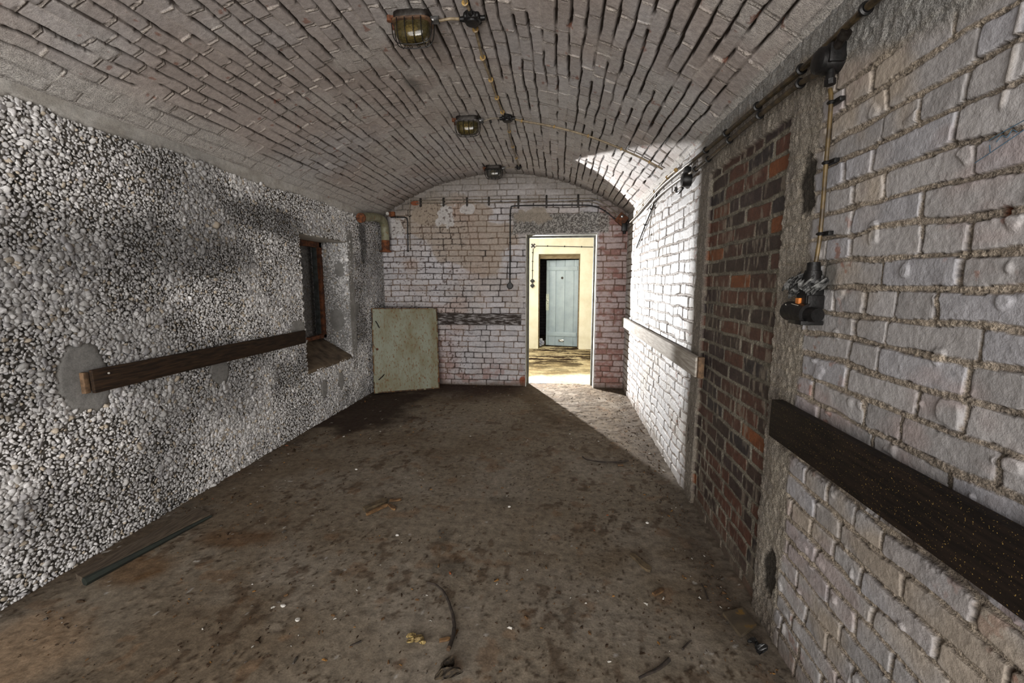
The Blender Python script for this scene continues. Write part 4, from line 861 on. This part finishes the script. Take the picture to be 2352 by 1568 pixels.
for (x, y, s), lb in zip(((-1.074, 1.528, .010), (-1.185, 1.596, .010), (-.883, 2.166, .009), (-.293, 2.542, .008), (.539, 2.446, .009), (-1.512, 2.96, .009)),
        ('white pebble at the lower left of the floor, near its twin', 'chipped white pebble at the lower left, behind its twin', 'white pebble in the middle of the floor, nearer than the wood scraps', 'small white pebble lying alone at the centre of the floor', 'white pebble on the right of the floor', 'small white pebble lying towards the far left of the floor')):
    b = MB(); b.ball((x, y, s * .5), s, 2, (1.2, .9, .6)); b.rough(.002, 90, int(abs(x * 99)))
    tag(b.out('pebble', M_white), lb, 'pebble', 'loose white pebbles on the floor')
# crumbs nobody could count
rg = np.random.RandomState(3); n = 6500
cy = 1.0 + 4.9 * rg.rand(n) ** 1.5; cx = XL + .05 + (XR - XL - .1) * rg.rand(n)
ew = rg.rand(n) < .35; side = rg.rand(n) < .5; q = np.abs(rg.randn(n)) * .12
k_ = 0; cx[ew] = np.where(side[ew], XL + .04 + q[ew], XR - .04 - q[ew])
keep = vn(cx * 3, cy * 3, 5) * .6 + vn(cx * 11, cy * 11, 6) * .4 > .42; keep &= ~((cx < -1.45) & (cy > 4.95)); cx, cy = cx[keep], cy[keep]; n = len(cx)
s = .0024 * np.exp(rg.randn(n) * .5); an = rg.rand(n) * PI
base = np.array([(-1, -.5, 0), (1, -.6, 0), (1.1, .5, 0), (-.9, .6, 0), (-.7, -.3, 1), (.7, -.4, 1), (.6, .3, 1), (-.6, .4, 1)], f4) * (1.5, 1, .9)
base = base[None] * s[:, None, None] * (1 + .3 * rg.randn(n, 8, 3)); ca, sn = np.cos(an)[:, None], np.sin(an)[:, None]
P = np.stack([cx[:, None] + base[..., 0] * ca - base[..., 1] * sn, cy[:, None] + base[..., 0] * sn + base[..., 1] * ca, base[..., 2] - .001], -1)
F = np.array([(0, 3, 2, 1), (4, 5, 6, 7), (0, 1, 5, 4), (1, 2, 6, 5), (2, 3, 7, 6), (3, 0, 4, 7)]); F = (F[None] + np.arange(n)[:, None, None] * 8).reshape(-1, 4)
cc = np.array([(.04, .025, .015), (.10, .055, .025), (.20, .10, .03), (.42, .40, .36), (.07, .06, .05), (.22, .07, .03)], f4)[rg.choice(6, n, p=[.56, .22, .04, .04, .13, .01])]
me = raw_mesh('floor_litter', P.reshape(-1, 3), F, np.repeat(cc, 8, 0), M_floor, smooth=False)
o = bpy.data.objects.new('floor_litter', me); C.objects.link(o); tag(o, 'crumbs of mortar, bark and grit scattered over the concrete floor', 'litter', kind='stuff')

# ------------------------------------------------------------------ small marks on the right wall
t = thing('wall_scribble', (XR, .97, 1.68), 'faint blue pencil scribble on the white brick at the right edge', 'scribble')
XS = XR - .0065
for pts in ([(1.03, 1.655), (.985, 1.672), (.94, 1.69)], [(1.005, 1.692), (.975, 1.700), (.94, 1.708)], [(1.00, 1.668), (1.003, 1.682)], [(.990, 1.684), (.98, 1.693), (.97, 1.686), (.962, 1.697), (.952, 1.69)]):
    MB().tube([(XS - .002, a, b_) for a, b_ in pts], .0009, 5, 3).out('pencil_line', M_ink, t)
